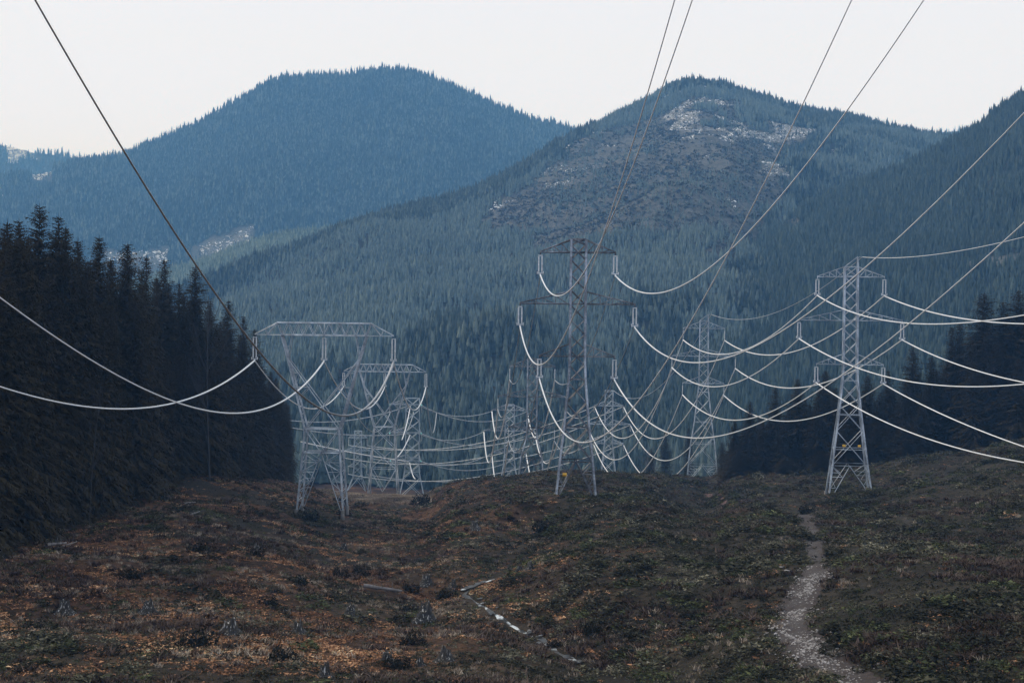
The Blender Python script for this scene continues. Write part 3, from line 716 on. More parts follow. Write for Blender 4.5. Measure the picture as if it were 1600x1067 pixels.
def double_tower(pos, levels, arms, ztop, mats, lw, bw, label, group, foot, ins_L=3.2, ins=True, kbase=None, peak=None, yaw=0, signs=(), panel=1.0, double=True, arm_rise=2.0, tension=False, base_dz=(0, 0, 0, 0)):
    """square lattice tower; levels: (height, half width); arms: (height, left length, right length)"""
    T = empty('lattice_pylon', pos, label, 'pylon', group); T.rotation_euler = (0, 0, yaw)
    mleg, mbr, marm = mats
    q4 = [(-1, -1), (1, -1), (1, 1), (-1, 1)]
    hs = sorted(set([l[0] for l in levels]))
    for i, (sx, sy) in enumerate(q4):
        mb = MB(); zz = [z for z in hs if z <= ztop+.01]
        pts = [corner(levels, z, sx, sy) for z in zz]; pts[0] = pts[0]+np.array([0, 0, base_dz[i]])
        for a_, b_ in zip(pts[:-1], pts[1:]): mb.angle(a_, b_, lw)
        lo_ = mb.build('leg', mleg, T); fm = MB(); c = pts[0]; fm.lathe((c[0], c[1], c[2]), [(.0, .12), (.3, .12), (.34, -1.2)], 10); fm.build('footing', M['concrete'], lo_)
    # bracing
    z = kbase if kbase else hs[0]; mb = MB(); zs = [z]
    while z < ztop-.4:
        z += max(1.2, 2*body_pts(levels, z)*panel); zs.append(min(z, ztop))
    if len(zs) > 2 and zs[-1]-zs[-2] < .8: zs.pop(-2)
    for k in range(4):
        (ax, ay), (bx, by) = q4[k], q4[(k+1) % 4]
        for n_, (z0, z1) in enumerate(zip(zs[:-1], zs[1:])):
            a0, a1 = corner(levels, z0, ax, ay), corner(levels, z1, ax, ay); b0, b1 = corner(levels, z0, bx, by), corner(levels, z1, bx, by)
            mb.angle(b0, a1, bw); mb.angle(a0, b1, bw*.8)
        for zh in ([kbase] if kbase else [])+[h for h, *_ in arms]+[l[0] for l in levels[1:-1]]:
            mb.angle(corner(levels, zh, ax, ay), corner(levels, zh, bx, by), bw)
        mb.angle(corner(levels, ztop, ax, ay), corner(levels, ztop, bx, by), bw)
        if kbase:      # K-braced foot
            a0, b0 = corner(levels, hs[0], ax, ay), corner(levels, hs[0], bx, by); a1, b1 = corner(levels, kbase, ax, ay), corner(levels, kbase, bx, by)
            a0[2] += base_dz[k]; b0[2] += base_dz[(k+1) % 4]
            mid = (a1+b1)/2; mb.angle(a0+(b0-a0)*.06, mid, bw); mb.angle(b0+(a0-b0)*.06, mid, bw)
            for t in (.33, .66):
                la = a0+(a1-a0)*t; lm = a0+(mid-a0)*t; mb.angle(la, lm, bw*.7); mb.angle(lm, a0+(a1-a0)*min(1, t+.3), bw*.7)
                la = b0+(b1-b0)*t; lm = b0+(mid-b0)*t; mb.angle(la, lm, bw*.7); mb.angle(lm, b0+(b1-b0)*min(1, t+.3), bw*.7)
    mb.build('bracing', mbr, T)
    tips = {}
    for ai, (h, la, lb) in enumerate(arms):
        for sgn, ln in ((-1, la), (1, lb)):
            if ln <= 0: continue
            mb = MB(); w = body_pts(levels, h); tip = np.array([sgn*ln, 0, h]); hr = min(h+arm_rise, ztop) ; wu = body_pts(levels, hr)
            for sy in (-1, 1):
                a0 = np.array([sgn*w, sy*w, h]); u0 = np.array([sgn*wu, sy*wu, hr])
                mb.angle(a0, tip, bw*1.15); mb.angle(u0, tip+np.array([0, 0, .12]), bw)
                for t in (.3, .55, .78):
                    lo = a0+(tip-a0)*t; hi = u0+(tip-u0)*t; mb.angle(lo, hi, bw*.55)
                    lo2 = a0+(tip-a0)*(t-.25); mb.angle(lo2, hi, bw*.55)
            for t in (.25, .5, .75):
                mb.angle(np.array([sgn*(w+(ln-w)*t), -w*(1-t), h]), np.array([sgn*(w+(ln-w)*t), w*(1-t), h]), bw*.6)
            mb.bar(tip+np.array([0, 0, -.35]), tip+np.array([0, 0, .2]), bw*1.2)
            mb.build('cross_arm', marm, T)
            tips[(ai, sgn)] = tip
            if ins and not tension: insulator('insulator', tip+np.array([0, 0, -.4]), ins_L, T, double)
            if tension:
                mi = MB()
                for sy in (-1, 1):
                    for k in range(9):
                        c = tip+np.array([0, sy*(.5+.26*k), -.1-.02*k]); mi.tube([c+np.array([0, -.09, 0]), c, c+np.array([0, .09, 0])], [.12, .24, .12], 8)
                    mi.tube([tip, tip+np.array([0, sy*3.0, -.3])], .07, 5)
                mi.build('insulator', M['steel_dark'] if tension == 'dark' else M['glass'], T)
                ml = MB(); t = np.linspace(-1, 1, 13); ml.tube(np.stack([0*t+tip[0]+sgn*.1, t*3.0, tip[2]-.3-2.6*(1-t**4)], -1), .09, 5); ml.build('jumper', M['wire_dull'], T)
    if peak:
        mb = MB(); sx, hp = peak; w = body_pts(levels, ztop)
        for sy in (-1, 1): mb.angle((sx*w, sy*w, ztop), (sx*w, 0, ztop+hp), lw*.8); mb.angle((-sx*w, sy*w, ztop), (sx*w, 0, ztop+hp), bw)
        mb.bar((sx*w, 0, ztop+hp-.1), (sx*w+.9, 0, ztop+hp), bw); mb.build('peak', mleg, T)
    for (sx, sz, sw) in signs:
        mb = MB(); w = body_pts(levels, sz)+.16; mb.bar((sx-sw/2, -w, sz), (sx+sw/2, -w, sz), .06)
        mb.v[-1][:, 2] = np.where(mb.v[-1][:, 2] > sz, sz+sw*.4, sz-sw*.4)
        mb.build('sign', M['sign'], T)
    return T, tips

def wpos(T, tip, L):   # conductor clamp below an arm tip
    c, s = math.cos(T.rotation_euler[2]), math.sin(T.rotation_euler[2])
    return np.array([T.location[0]+tip[0]*c-tip[1]*s, T.location[1]+tip[0]*s+tip[1]*c, T.location[2]+tip[2]-.4-L])

def stand(pos, z_arm_base):  # base height on the terrain
    return float(ground_z(pos[0], pos[1]))

# centre pylon
mC = (M['steel_grey'], M['steel_dark'], M['steel_dark'])
pC = np.array([10.45, 228., 0]); g = float(ground_z(pC[0], pC[1])); zb = -24.65; pC[2] = zb; ex = zb-g
TC, tC = double_tower(pC, [(0, 3.15), (5.7, 2.6), (11, 2.0), (18.7, 1.32), (22.4, 1.2), (39, 1.2), (41.1, 1.2)], [(22.35, 6.0, 6.0), (30.75, 9.2, 9.15), (39.0, 6.05, 5.95)], 41.1, mC, .38, .19,
    'tall dark brown three armed pylon in the centre on the near brow', 'three armed lattice pylons', M['concrete'], 3.15, kbase=5.7, yaw=math.radians(-2), signs=[(-1.75, 3.7, .65)], panel=1.0)
# right pylon
mR = (M['steel_bright'], M['steel_bright'], M['steel_bright'])
pR = np.array([63.7, 268., -27.6])
TR, tR = double_tower(pR, [(0, 3.9), (5.2, 3.2), (8.2, 2.85), (14.6, 2.05), (21, 1.38), (24.0, 1.26), (40.6, 1.2), (42.4, 1.2)], [(24.0, 6.15, 6.15), (32.3, 9.45, 9.5), (40.5, 6.15, 6.15)], 42.4, mR, .33, .11,
    'three armed grey pylon on the right with two yellow signs between its legs', 'three armed lattice pylons', M['concrete'], 3.1, kbase=5.2, yaw=math.radians(-9), signs=[(-1.1, 8.9, .6), (1.7, 8.9, .55)], peak=(1, 1.9), panel=1.0, base_dz=(-1.0, .2, .6, -.4))
# second pylon of the right line
pR2 = np.array([57.98, 430., -41.6])
TR2, tR2 = double_tower(pR2, [(0, 4.6), (5.0, 4.2), (11.5, 3.6), (18, 2.6), (27, 1.6), (29.5, 1.35), (46.2, 1.25), (48.6, 1.25)], [(29.6, 6.2, 6.2), (37.8, 9.5, 9.5), (46.2, 6.2, 6.2)], 48.6, mR, .36, .13,
    'three armed pylon standing left behind the right pylon, half its height hidden by cables', 'three armed lattice pylons', M['concrete'], 3.1, kbase=5.0, yaw=math.radians(-8), peak=(1, 1.9), double=False)
TR2['label'] = 'slender three armed pylon on the brow, next left of the right pylon'
# second pylon of the centre line (only the top shows behind the centre pylon)
pC2 = np.array([5.6, 385., 0]); g = float(ground_z(pC2[0], pC2[1])); pC2[2] = g
zC2 = [P(830, 668, 385)[2]-g, P(830, 620, 385)[2]-g, P(830, 573, 385)[2]-g]
TC2, tC2 = double_tower(pC2, [(0, 3.4), (6, 2.9), (zC2[0]-3, 1.5), (zC2[0], 1.3), (zC2[2]+2.2, 1.3)], [(zC2[0], 6.2, 6.2), (zC2[1], 9.2, 9.2), (zC2[2], 6.1, 6.1)], zC2[2]+2.2, mC, .34, .19,
    'dark brown pylon half hidden behind the left side of the centre pylon', 'three armed lattice pylons', M['concrete'], 3.1, kbase=6, yaw=math.radians(-2), double=False)
# third pylon of the centre line: tension pylon
def tension(px, d, ys, half, top, lab, mats, lw=.32, bw=.18, sgn_l=(1, 1, 1), dark='dark'):
    c = P(px, ys[1], d); g = float(ground_z(c[0], d)); zs = [P(px, y, d)[2]-g for y in ys]; zt = P(px, top, d)[2]-g
    return double_tower((c[0], d, g), [(0, 4.2), (zs[0]-6, 2.4), (zs[0], 1.75), (zt, 1.7)], [(zs[0], half[0]*sgn_l[0], half[0]), (zs[1], half[1]*sgn_l[1], half[1]), (zs[2], half[2]*sgn_l[2], half[2])], zt, mats, lw, bw,
        lab, 'tension pylons in the valley', M['concrete'], ins=False, tension=dark, kbase=5, double=False, panel=.9)
TC3, tC3 = tension(796, 550, (707, 673, 641), (6.6, 9.8, 6.8), 632, 'short armed dead end pylon with hanging wire loops, left behind the centre pylon', (M['steel_bright'], M['steel_bright'], M['steel_grey']))
TR3, tR3 = tension(951, 631, (693, 663, 634), (6.6, 9.6, 6.4), 610, 'pale dead end pylon with dark insulators, right behind the centre pylon', (M['steel_bright'], M['steel_bright'], M['steel_bright']))
TT, tT = tension(644, 520, (731, 689, 645), (0.01, 0.01, 0.01), 624, 'crosshatched square pylon with green glass insulators behind the flat topped pylons', (M['steel_pale'], M['steel_pale'], M['steel_bright']), .4, .26, dark=True) if False else (None, None)

# the square crosshatched tension pylon (arms to the left)
c = P(644, 700, 520); g = float(ground_z(c[0], 520)); zT = [P(644, y, 520)[2]-g for y in (719, 676, 632)]; zt = P(644, 622, 520)[2]-g
TT, tT = double_tower((c[0], 520, g), [(0, 4.6), (zT[0]-4, 2.6), (zT[0]+1, 2.5), (zt, 2.45)], [(zT[0], 7.8, 3.2), (zT[1], 8.2, 3.2), (zT[2], 8.4, 3.2)], zt, (M['steel_pale'], M['steel_pale'], M['steel_bright']), .3, .18,
    'crosshatched square pylon with green glass insulators behind the flat topped pylons', 'tension pylons in the valley', M['concrete'], ins=False, tension=True, yaw=math.radians(4), panel=.8)
# little far pylon at the left
c = P(559, 700, 720); g = float(ground_z(c[0], 720)); zL = [P(559, y, 720)[2]-g for y in (729, 704, 684)]; zt = P(559, 673, 720)[2]-g
TL, tL = double_tower((c[0], 720, g), [(0, 4.6), (zL[0]-6, 2.3), (zL[0], 1.8), (zt, 1.75)], [(zL[0], 4.7, 4.7), (zL[1], 6.4, 6.4), (zL[2], 4.7, 4.7)], zt, (M['steel_pale'], M['steel_pale'], M['steel_pale']), .34, .2,
    'small far three armed pylon seen between the legs of the flat topped pylons', 'three armed lattice pylons', M['concrete'], 3.4, double=False, panel=.9)

# flat topped (delta) pylons
def delta_tower(pos, leg, label, splay=True, yaw=0, lw=.31, bw=.11, steel='steel_bright'):
    T = empty('flat_topped_pylon', pos, label, 'pylon', 'flat topped pylons'); T.rotation_euler = (0, 0, yaw)
    zw = leg; zb = leg+16.35; zt = zb+2.15; HD = .95      # waist, beam bottom, beam top; half depth of beam
    mb = MB()
    ends = 12.2; xt = 8.2
    for sy in (-1, 1):
        y = sy*HD
        mb.angle((-ends, sy*.12, zb), (-ends+3, y*.6, zb), bw*1.3); mb.angle((ends-3, y*.6, zb), (ends, sy*.12, zb), bw*1.3)
        mb.angle((-ends+3, y*.6, zb), (-7.4, y, zb), bw*1.5); mb.angle((7.4, y, zb), (ends-3, y*.6, zb), bw*1.5)
        mb.angle((-7.4, y, zb), (7.4, y, zb), lw); mb.angle((-xt, y, zt), (xt, y, zt), lw*.9)
        mb.angle((-ends, sy*.12, zb+.1), (-xt, y, zt), bw*1.3); mb.angle((xt, y, zt), (ends, sy*.12, zb+.1), bw*1.3)
        xs = np.linspace(-xt, xt, 10); step = xs[1]-xs[0]
        for i in range(9):
            m_ = (xs[i]+xs[i+1])/2; mb.angle((xs[i], y, zt), (m_, y, zb), bw); mb.angle((m_, y, zb), (xs[i+1], y, zt), bw)
        for sx in (-1, 1):
            mb.angle((sx*xt, y, zt), (sx*(ends-2.2), y*.5, zb), bw); mb.angle((sx*(ends-2.2), y*.5, zb), (sx*(ends-1.9), y*.5, zb+.9), bw*.8)
            mb.angle((sx*xt, y, zt), (sx*7.4, y, zb), bw)
    for x in np.linspace(-xt, xt, 10): mb.angle((x, -HD, zt), (x, HD, zt), bw*.8)
    for x in np.linspace(-7, 7, 9): mb.angle((x, -HD, zb), (x, HD, zb), bw*.8)
    mb.bar((0, 0, zb-.3), (0, 0, zt), bw*1.3)
    mb.build('cross_beam', M[steel], T)
    # window: two slanting masts narrowing to the waist
    W = 3.0; xo = 7.45; xi = 5.6; zj = zb-4.1; xj = 6.25; DW = 1.9
    def yd(z): return HD+(DW-HD)*(zb-z)/(zb-zw)
    for sx in (-1, 1):
        mb = MB()
        for sy in (-1, 1):
            mb.angle((sx*xo, sy*HD, zb), (sx*xj, sy*yd(zj), zj), lw); mb.angle((sx*xi, sy*HD, zb), (sx*xj, sy*yd(zj), zj), bw*1.1)
            mid = np.array([sx*4.6, sy*yd(zw+6), zw+6]); mb.angle((sx*xj, sy*yd(zj), zj), mid, lw); mb.angle(mid, (sx*W, sy*DW, zw), lw)
            zx = zw+3.9; mb.angle((sx*xj, sy*yd(zj), zj), (0, sy*yd(zx), zx), bw*1.3); mb.angle((0, sy*yd(zx), zx), (-sx*W, sy*DW, zw), bw*1.3)
            # lacing between mast and diagonal
            for t in (.3, .6):
                zz = zj+(zx-zj)*t; ox = np.interp(zz, [zw, zw+6, zj], [W, 4.6, xj]); ix = xj+(0-xj)*t
                mb.angle((sx*ox, sy*yd(zz), zz), (sx*ix, sy*yd(zz), zz), bw*.7)
                if t < .7: mb.angle((sx*ix, sy*yd(zz), zz), (sx*np.interp(zz-2.0, [zw, zw+6, zj], [W, 4.6, xj]), sy*yd(zz-2.0), zz-2.0), bw*.7)
        for zz in np.linspace(zw, zb-1, 7):
            ox = np.interp(zz, [zw, zw+6, zj, zb], [W, 4.6, xj, xo]); mb.angle((sx*ox, -yd(zz), zz), (sx*ox, yd(zz), zz), bw*.7)
        mb.angle((sx*7.0, -HD*1.2, zb-2), (sx*5.9, -HD*1.2, zb-2), bw*.7)
        mb.build('mast', M[steel], T)
    mb = MB()
    for sy in (-1, 1): mb.angle((-W, sy*DW, zw), (W, sy*DW, zw), lw*.8)
    for sx in (-1, 1): mb.angle((sx*W, -DW, zw), (sx*W, DW, zw), bw)
    # body below the waist
    if splay:
        zk = zw-4.1; wk = 3.25; dk = 2.3; wf = 4.0; df = 3.4
        for sy in (-1, 1):
            mb.angle((-W, sy*DW, zw), (0, sy*dk, zk), bw*1.2); mb.angle((W, sy*DW, zw), (0, sy*dk, zk), bw*1.2); mb.angle((-wk, sy*dk, zk), (wk, sy*dk, zk), lw*.8)
        for sx in (-1, 1): mb.angle((sx*wk, -dk, zk), (sx*wk, dk, zk), bw)
        mb.build('waist_frame', M[steel], T)
        for sx in (-1, 1):
            for sy in (-1, 1):
                mb = MB(); ft = np.array([sx*wf, sy*df, 0.]); k_ = np.array([sx*wk, sy*dk, zk]); c0 = np.array([0, sy*dk, zk]); inn = ft+np.array([-sx*.35, 0, 0])
                mb.angle((sx*W, sy*DW, zw), k_, lw); mb.angle(k_, ft, lw); mb.angle(c0, inn, bw*1.2)
                n_ = 6
                for i in range(1, n_):
                    t = i/n_; a_ = k_+(ft-k_)*t; b_ = c0+(inn-c0)*t; mb.angle(a_, b_, bw*.75)
                    t2 = (i-1)/n_; a2 = k_+(ft-k_)*t2; b2 = c0+(inn-c0)*t2
                    mb.angle(a2, b_, bw*.75) if i % 2 else mb.angle(b2, a_, bw*.75)
                if sy < 0:
                    for i in range(1, 6):
                        t = i/6; a_ = k_+(ft-k_)*t; a2 = a_*np.array([1, -1, 1]); mb.angle(a_, a2, bw*.6)
                        a3 = k_+(ft-k_)*(t-1/6); mb.angle(a3*np.array([1, -1, 1]), a_, bw*.6)
                lo_ = mb.build('leg', M[steel], T); fm = MB(); fm.lathe((sx*wf, sy*df, 0), [(0, .12), (.32, .12), (.36, -1.5)], 10); fm.build('footing', M['concrete'], lo_)
    else:
        zk = zw-6.0; wf = 4.3; df = 3.6
        def wx(z): return np.interp(z, [0, zw], [wf, W])
        def wy(z): return np.interp(z, [0, zw], [df, DW])
        zs = [zw, zw-6.2, zw-12.2, 0]
        for sy in (-1, 1):
            for z0, z1 in zip(zs[:-1], zs[1:]):
                if z1 == 0:
                    for sx in (-1, 1): mb.angle((sx*wx(z0), sy*wy(z0), z0), (0, sy*wy(.5), .5), bw*1.1)
                else:
                    mb.angle((-wx(z0), sy*wy(z0), z0), (wx(z1), sy*wy(z1), z1), bw*1.1); mb.angle((wx(z0), sy*wy(z0), z0), (-wx(z1), sy*wy(z1), z1), bw*1.1)
            mb.angle((-wx(zs[2]), sy*wy(zs[2]), zs[2]), (wx(zs[2]), sy*wy(zs[2]), zs[2]), bw)
        for sx in (-1, 1):
            for z0, z1 in zip(zs[:-1], zs[1:]): mb.angle((sx*wx(z0), -wy(z0), z0), (sx*wx(z1), wy(z1), z1), bw); mb.angle((sx*wx(z0), wy(z0), z0), (sx*wx(z1), -wy(z1), z1), bw)
        mb.build('waist_frame', M[steel], T)
        for sx in (-1, 1):
            for sy in (-1, 1):
                mb = MB(); mb.angle((sx*W, sy*DW, zw), (sx*wf, sy*df, 0), lw); lo_ = mb.build('leg', M[steel], T); fm = MB(); fm.lathe((sx*wf, sy*df, 0), [(0, .12), (.32, .12), (.36, -1.5)], 10); fm.build('footing', M['concrete'], lo_)
    tips = []
    for x in (-ends, 0, ends):
        insulator('insulator', np.array([x, 0, zb-.35]), 4.1, T, True, r=.16, sheds=15); tips.append(np.array([x, 0, zb-.05]))
    return T, tips
TD1, tD1 = delta_tower((-33.0, 250, -29.7), 14.0, 'nearest flat topped pylon with wide lattice beam and splayed legs, at left')
TD2, tD2 = delta_tower((-37.6, 422, -45.2), 19.4, 'second flat topped pylon, smaller, standing right behind the nearest one', splay=False, lw=.29, bw=.135)

# ------------------------------------------------------------------ conductors
def span(A, B, sag, label, group, bright=True, k0=.004, k1=.00046, n=110, thin=1.0):
    A = np.asarray(A, float); B = np.asarray(B, float)
    t = np.linspace(0, 1, n)[:, None]; p = A+t*(B-A); p[:, 2] -= 4*sag*(t*(1-t))[:, 0]
    r = np.maximum(k1*np.maximum(p[:, 1], 0)*(.85+.15*np.clip((p[:, 1]-60)/140, 0, 1)), .014)*thin          # radius grows with distance: glint and bloom shaped into the cable thickness
    mb = MB(); mb.tube(p, r, 8); o = mb.build('conductor', M['wire' if bright else 'wire_dull'], None, True)
    global LASTC; LASTC = o
    return tag(o, label, 'power line', group)
GC, GR, GD = 'conductors of the centre line', 'conductors of the right line', 'conductors of the left line'
lev = {2: 'top', 1: 'middle', 0: 'lower'}; sd = {-1: 'left', 1: 'right'}
BC = {(2, -1): (10.54, 74.29, 28.33), (1, -1): (8.93, 75.68, 30.77), (0, -1): (16.14, 97.37, 40.23), (2, 1): (24.3, 93.83, 33.34), (1, 1): (22.62, 75.22, 29.98), (0, 1): (24.48, 80.63, 33.81)}
go_ = {(2, -1): 'up to the logged hill ridge', (1, -1): 'steeply to the top frame edge', (0, -1): 'in deep loop to top edge', (2, 1): 'up right to the notched ridge', (1, 1): 'to right edge, upper of two', (0, 1): 'to right edge, lower of two'}
for k, (bx, bz, sg) in BC.items():
    span(wpos(TC, tC[k], 3.2), (bx, -102, bz), sg, f'white cable from {lev[k[0]]} {sd[k[1]]} insulator of centre pylon {go_[k]}', GC, k1=.0005)
    span(wpos(TC2, tC2[k], 3.1), wpos(TC, tC[k], 3.2), 7.0, f'thin cable from {lev[k[0]]} {sd[k[1]]} arm of centre pylon to pylon behind it', GC, False, k1=.0003)
    span(wpos(TC3, tC3[k], -.2)+np.array([0, -3, -.3]), wpos(TC2, tC2[k], 3.1), 13, f'white cable dropping from {lev[k[0]]} {sd[k[1]]} arm of left dead end pylon', GC, True, k1=.0004)
BR = {(2, -1): (35.2, 32.25, 16.15), (2, 1): (64.23, 48.87, 21.56), (1, -1): (93.47, 109.92, 44.59), (1, 1): (64.69, 34.14, 19.55), (0, -1): (103.86, 74.86, 38.23), (0, 1): (82.74, 11.83, 16.57)}
for k, (bx, bz, sg) in BR.items():
    span(wpos(TR, tR[k], 3.1), (bx, -62, bz), sg, f'white cable from {lev[k[0]]} {sd[k[1]]} insulator of right pylon out past the right frame edge', GR)
    span(wpos(TR2, tR2[k], 3.1), wpos(TR, tR[k], 3.1), 7.4, f'white cable from {lev[k[0]]} {sd[k[1]]} insulator of right pylon back to the slender pylon', GR, True, k1=.0004)
    span(wpos(TR3, tR3[k], -.2)+np.array([0, -3, -.3]), wpos(TR2, tR2[k], 3.1), 21, f'sagging cable from {lev[k[0]]} {sd[k[1]]} arm of slender pylon to pale dead end pylon', GR, True, k1=.00032)
    # beyond the tension pylons the lines turn left across the valley
    a_ = wpos(TR3, tR3[k], -.2)+np.array([0, 3, -.3]); b_ = wpos(TL, tL[k], 3.4)
    span(a_, b_, 9, f'thin grey cable crossing the valley from pale dead end pylon, {lev[k[0]]} {sd[k[1]]} arm', GR, False, k1=.00026)
    a_ = wpos(TC3, tC3[k], -.2)+np.array([0, 3, -.3]); b_ = np.array([TT.location[0]+2.6+.4*k[1], 520+1.2*k[1], TT.location[2]+zT[k[0]]-.2])
    span(a_, b_, 4.0+k[1], f'thin grey cable from {lev[k[0]]} {sd[k[1]]} arm of left dead end pylon to crosshatched pylon', GC, False, k1=.00026)
c_, s_ = math.cos(TR.rotation_euler[2]), math.sin(TR.rotation_euler[2])
pk = lambda T, w, z: np.array([T.location[0]+w+.9, T.location[1], T.location[2]+z])
span(pk(TR, 1.2, 44.3), (44.8, -62, 32.0), 10.06, 'thin earth wire from peak of the right pylon to the right frame edge', GR, True, k0=.02, k1=.0002)
span(pk(TR2, 1.25, 50.5), pk(TR, 1.2, 44.3), 5.5, 'thin earth wire between peaks of the slender pylon and the right pylon', GR, False, k1=.0002)
span((TR3.location[0]+2, 631, TR3.location[2]+P(951, 610, 631)[2]-TR3.location[2]), pk(TR2, 1.25, 50.5), 12, 'thin earth wire from the top of the pale dead end pylon to slender pylon', GR, False, k1=.0002)
BD = [(-54.65, 95.56, 39.26), (-25.23, 65.22, 29.5), (-12.2, 64.77, 29.48)]; nm = ['left', 'middle', 'right']
gd = ['across the left forest, lower of two', 'across the left forest, upper of two', 'up left to the top edge']
for i, (bx, bz, sg) in enumerate(BD):
    span(wpos(TD1, tD1[i], 4.1), (bx, -80, bz), sg, f'cable from {nm[i]} insulator of nearest flat topped pylon {gd[i]}', GD, k1=.0006 if i < 2 else .0008)
    if i == 2: LASTC.data.materials[0] = M['wire_dark']
    span(wpos(TD2, tD2[i], 4.1), wpos(TD1, tD1[i], 4.1), 7.5, f'cable sagging between the {nm[i]} insulators of the two flat topped pylons', GD, True, k1=.0004)
    e_ = wpos(TD2, tD2[i], 4.1); span(e_, e_+np.array([-14, 330, -24]), 12, f'thin cable running back into the valley from {nm[i]} arm of second flat topped pylon', GD, False, k1=.0003)
    a_ = np.array([TT.location[0]-1.2, 518.5, TT.location[2]+zT[i]-.3])
    e_ = [P(470, 690, 480), P(455, 668, 490), P(440, 655, 500)][i]
    span(a_, e_, [.5, 1.5, 3.0][i], f'cable from {lev[i]} green insulator of crosshatched pylon leftwards behind nearest pylon', 'conductors of the crosshatched pylon', i == 0, k1=.00033)
    j0 = np.array([TT.location[0]-.6, 516.5, TT.location[2]+zT[i]-.6])
    j1 = [P(649, 748, 510), P(618, 716, 505), P(628, 687, 505)][i]
    span(j0, j1, 1.2, f'white cable drooping from {lev[i]} green insulator of crosshatched pylon', 'conductors of the crosshatched pylon', True, k1=.00036)

# ------------------------------------------------------------------ ground cover
def leaf_clump(seed, n, flat=.6, leaf=.3, spread=.42):
    r = np.random.default_rng(seed); V = []
    for k in range(n):
        d = r.normal(0, 1, 3); d[2] = abs(d[2])*flat; d /= np.linalg.norm(d)+1e-6
        c = d*spread*(.35+.65*r.random()); c[2] = abs(c[2])+.05
        t = r.normal(0, leaf*.5, (3, 3)); V.append(c+t-t.mean(0))
    return np.concatenate(V), np.arange(3*n).reshape(-1, 3)
def tuft(seed, n, h=1.0, lean=.5):
    r = np.random.default_rng(seed); V = []
    for k in range(n):
        a = r.random()*6.28; b0 = r.normal(0, .22, 2); w = .035+.03*r.random(); ln = h*(.5+.5*r.random()); le = lean*r.random()
        d = np.array([math.cos(a), math.sin(a)]); s = np.array([-d[1], d[0]])*w
        V.append(np.array([[*(b0-s), -.05], [*(b0+s), -.05], [*(b0+d*le*ln), ln]]))
    return np.concatenate(V), np.arange(3*n).reshape(-1, 3)
def cover(n, y0=72, y1=440):
    u = rng.random(n); y = y0+(y1-y0)*u**1.25; px = -330+rng.random(n)*2330
    x = (px-800)/F*y+SA*.1*y; z = ground_z(x, y)
    ok = (pdist(x, y, PATH[:, :2]) > np.interp(y, PATH[::-1, 1], PATH[::-1, 2])*(.2+.3*vnoise(x*.7, y*.7, 5))) & (pdist(x, y, STREAM) > .1+.9*vnoise(x*.6, y*.6, 19))
    return x[ok], y[ok], z[ok]
M['shrub'] = foliage_mat('heather_and_salal_scrub', [(0, (0.0138, 0.0138, 0.0103)), (.4, (0.0310, 0.0310, 0.0218)), (.62, (0.0690, 0.0644, 0.0414)), (.8, (0.1495, 0.1380, 0.0897)), (1, (0.3450, 0.3105, 0.2185))], 0.16, island_w=0.5, gain=2.6)
M['green'] = foliage_mat('low_green_scrub', [(0, (0.0161, 0.0196, 0.0115)), (.45, (0.0460, 0.0529, 0.0253)), (.75, (0.1265, 0.1380, 0.0598)), (1, (0.2760, 0.2875, 0.1380))], 0.18, island_w=0.5, gain=2.4)
M['brown'] = foliage_mat('bare_brown_brush', [(0, (0.0276, 0.0184, 0.0149)), (.5, (0.0633, 0.0425, 0.0333)), (.8, (0.1380, 0.0978, 0.0759)), (1, (0.2760, 0.2070, 0.1667))], 0.15, island_w=0.5, gain=2.4)
M['bracken'] = foliage_mat('dead_bracken', [(0, (0.0504, 0.0287, 0.0201)), (.35, (0.1581, 0.0776, 0.0431)), (.6, (0.3881, 0.1897, 0.0978)), (.8, (0.7188, 0.4025, 0.2156)), (1, (0.7500, 0.7188, 0.4600))], 0.13, island_w=0.5, gain=2.6)
M['drygrass'] = foliage_mat('dry_grass', [(0, (.07, .056, .045)), (.5, (.25, .195, .145)), (1, (.65, .54, .42))], 0.13, island_w=0.5, gain=2.4)

SH = [leaf_clump(400+s, 36, .8, .17, .46) for s in range(8)]
BR_ = [leaf_clump(420+s, 30, .35, .15, .52) for s in range(8)]
TU = [tuft(440+s, 26, 1.0, .9) for s in range(6)]
BB = [tuft(460+s, 30, 1, 1.2) for s in range(6)]
x, y, z = cover(155000); px, py, lf, n, n2 = zones(x, y, z)
n3 = fbm(x/17, y/17, 61); n4 = fbm(x/6, y/9, 15, 3)
ok = rng.random(len(x)) < np.clip((1-lf)*(.5+.8*n)+lf*np.clip((n4-.44)*5, .25, .85)+.8*np.exp(-(pdist(x, y, STREAM)/4)**2), 0, 1)*np.where(y > 340, .6, 1)
x, y, z, n3, n4 = x[ok], y[ok], z[ok], n3[ok], n4[ok]
gsel = rng.random(len(x)) < np.clip((n3-.46)*5, 0, .7)
pts = np.stack([x, y, z-.08], -1); hgt = (.22+.6*rng.random(len(x))*(.3+1.4*np.clip(n4-.2, 0, 1)))*(.75+y/500)
scatter('dark_scrub', M['shrub'], pts[~gsel], hgt[~gsel], 1.1+.7*rng.random((~gsel).sum()), SH, 'low dark brown and green scrub over the right hillside', 'scrub')
scatter('green_scrub', M['green'], pts[gsel], hgt[gsel]*.85, 1.2+.7*rng.random(gsel.sum()), SH, 'patches of dull green undergrowth on the hillside', 'undergrowth')
MO = []
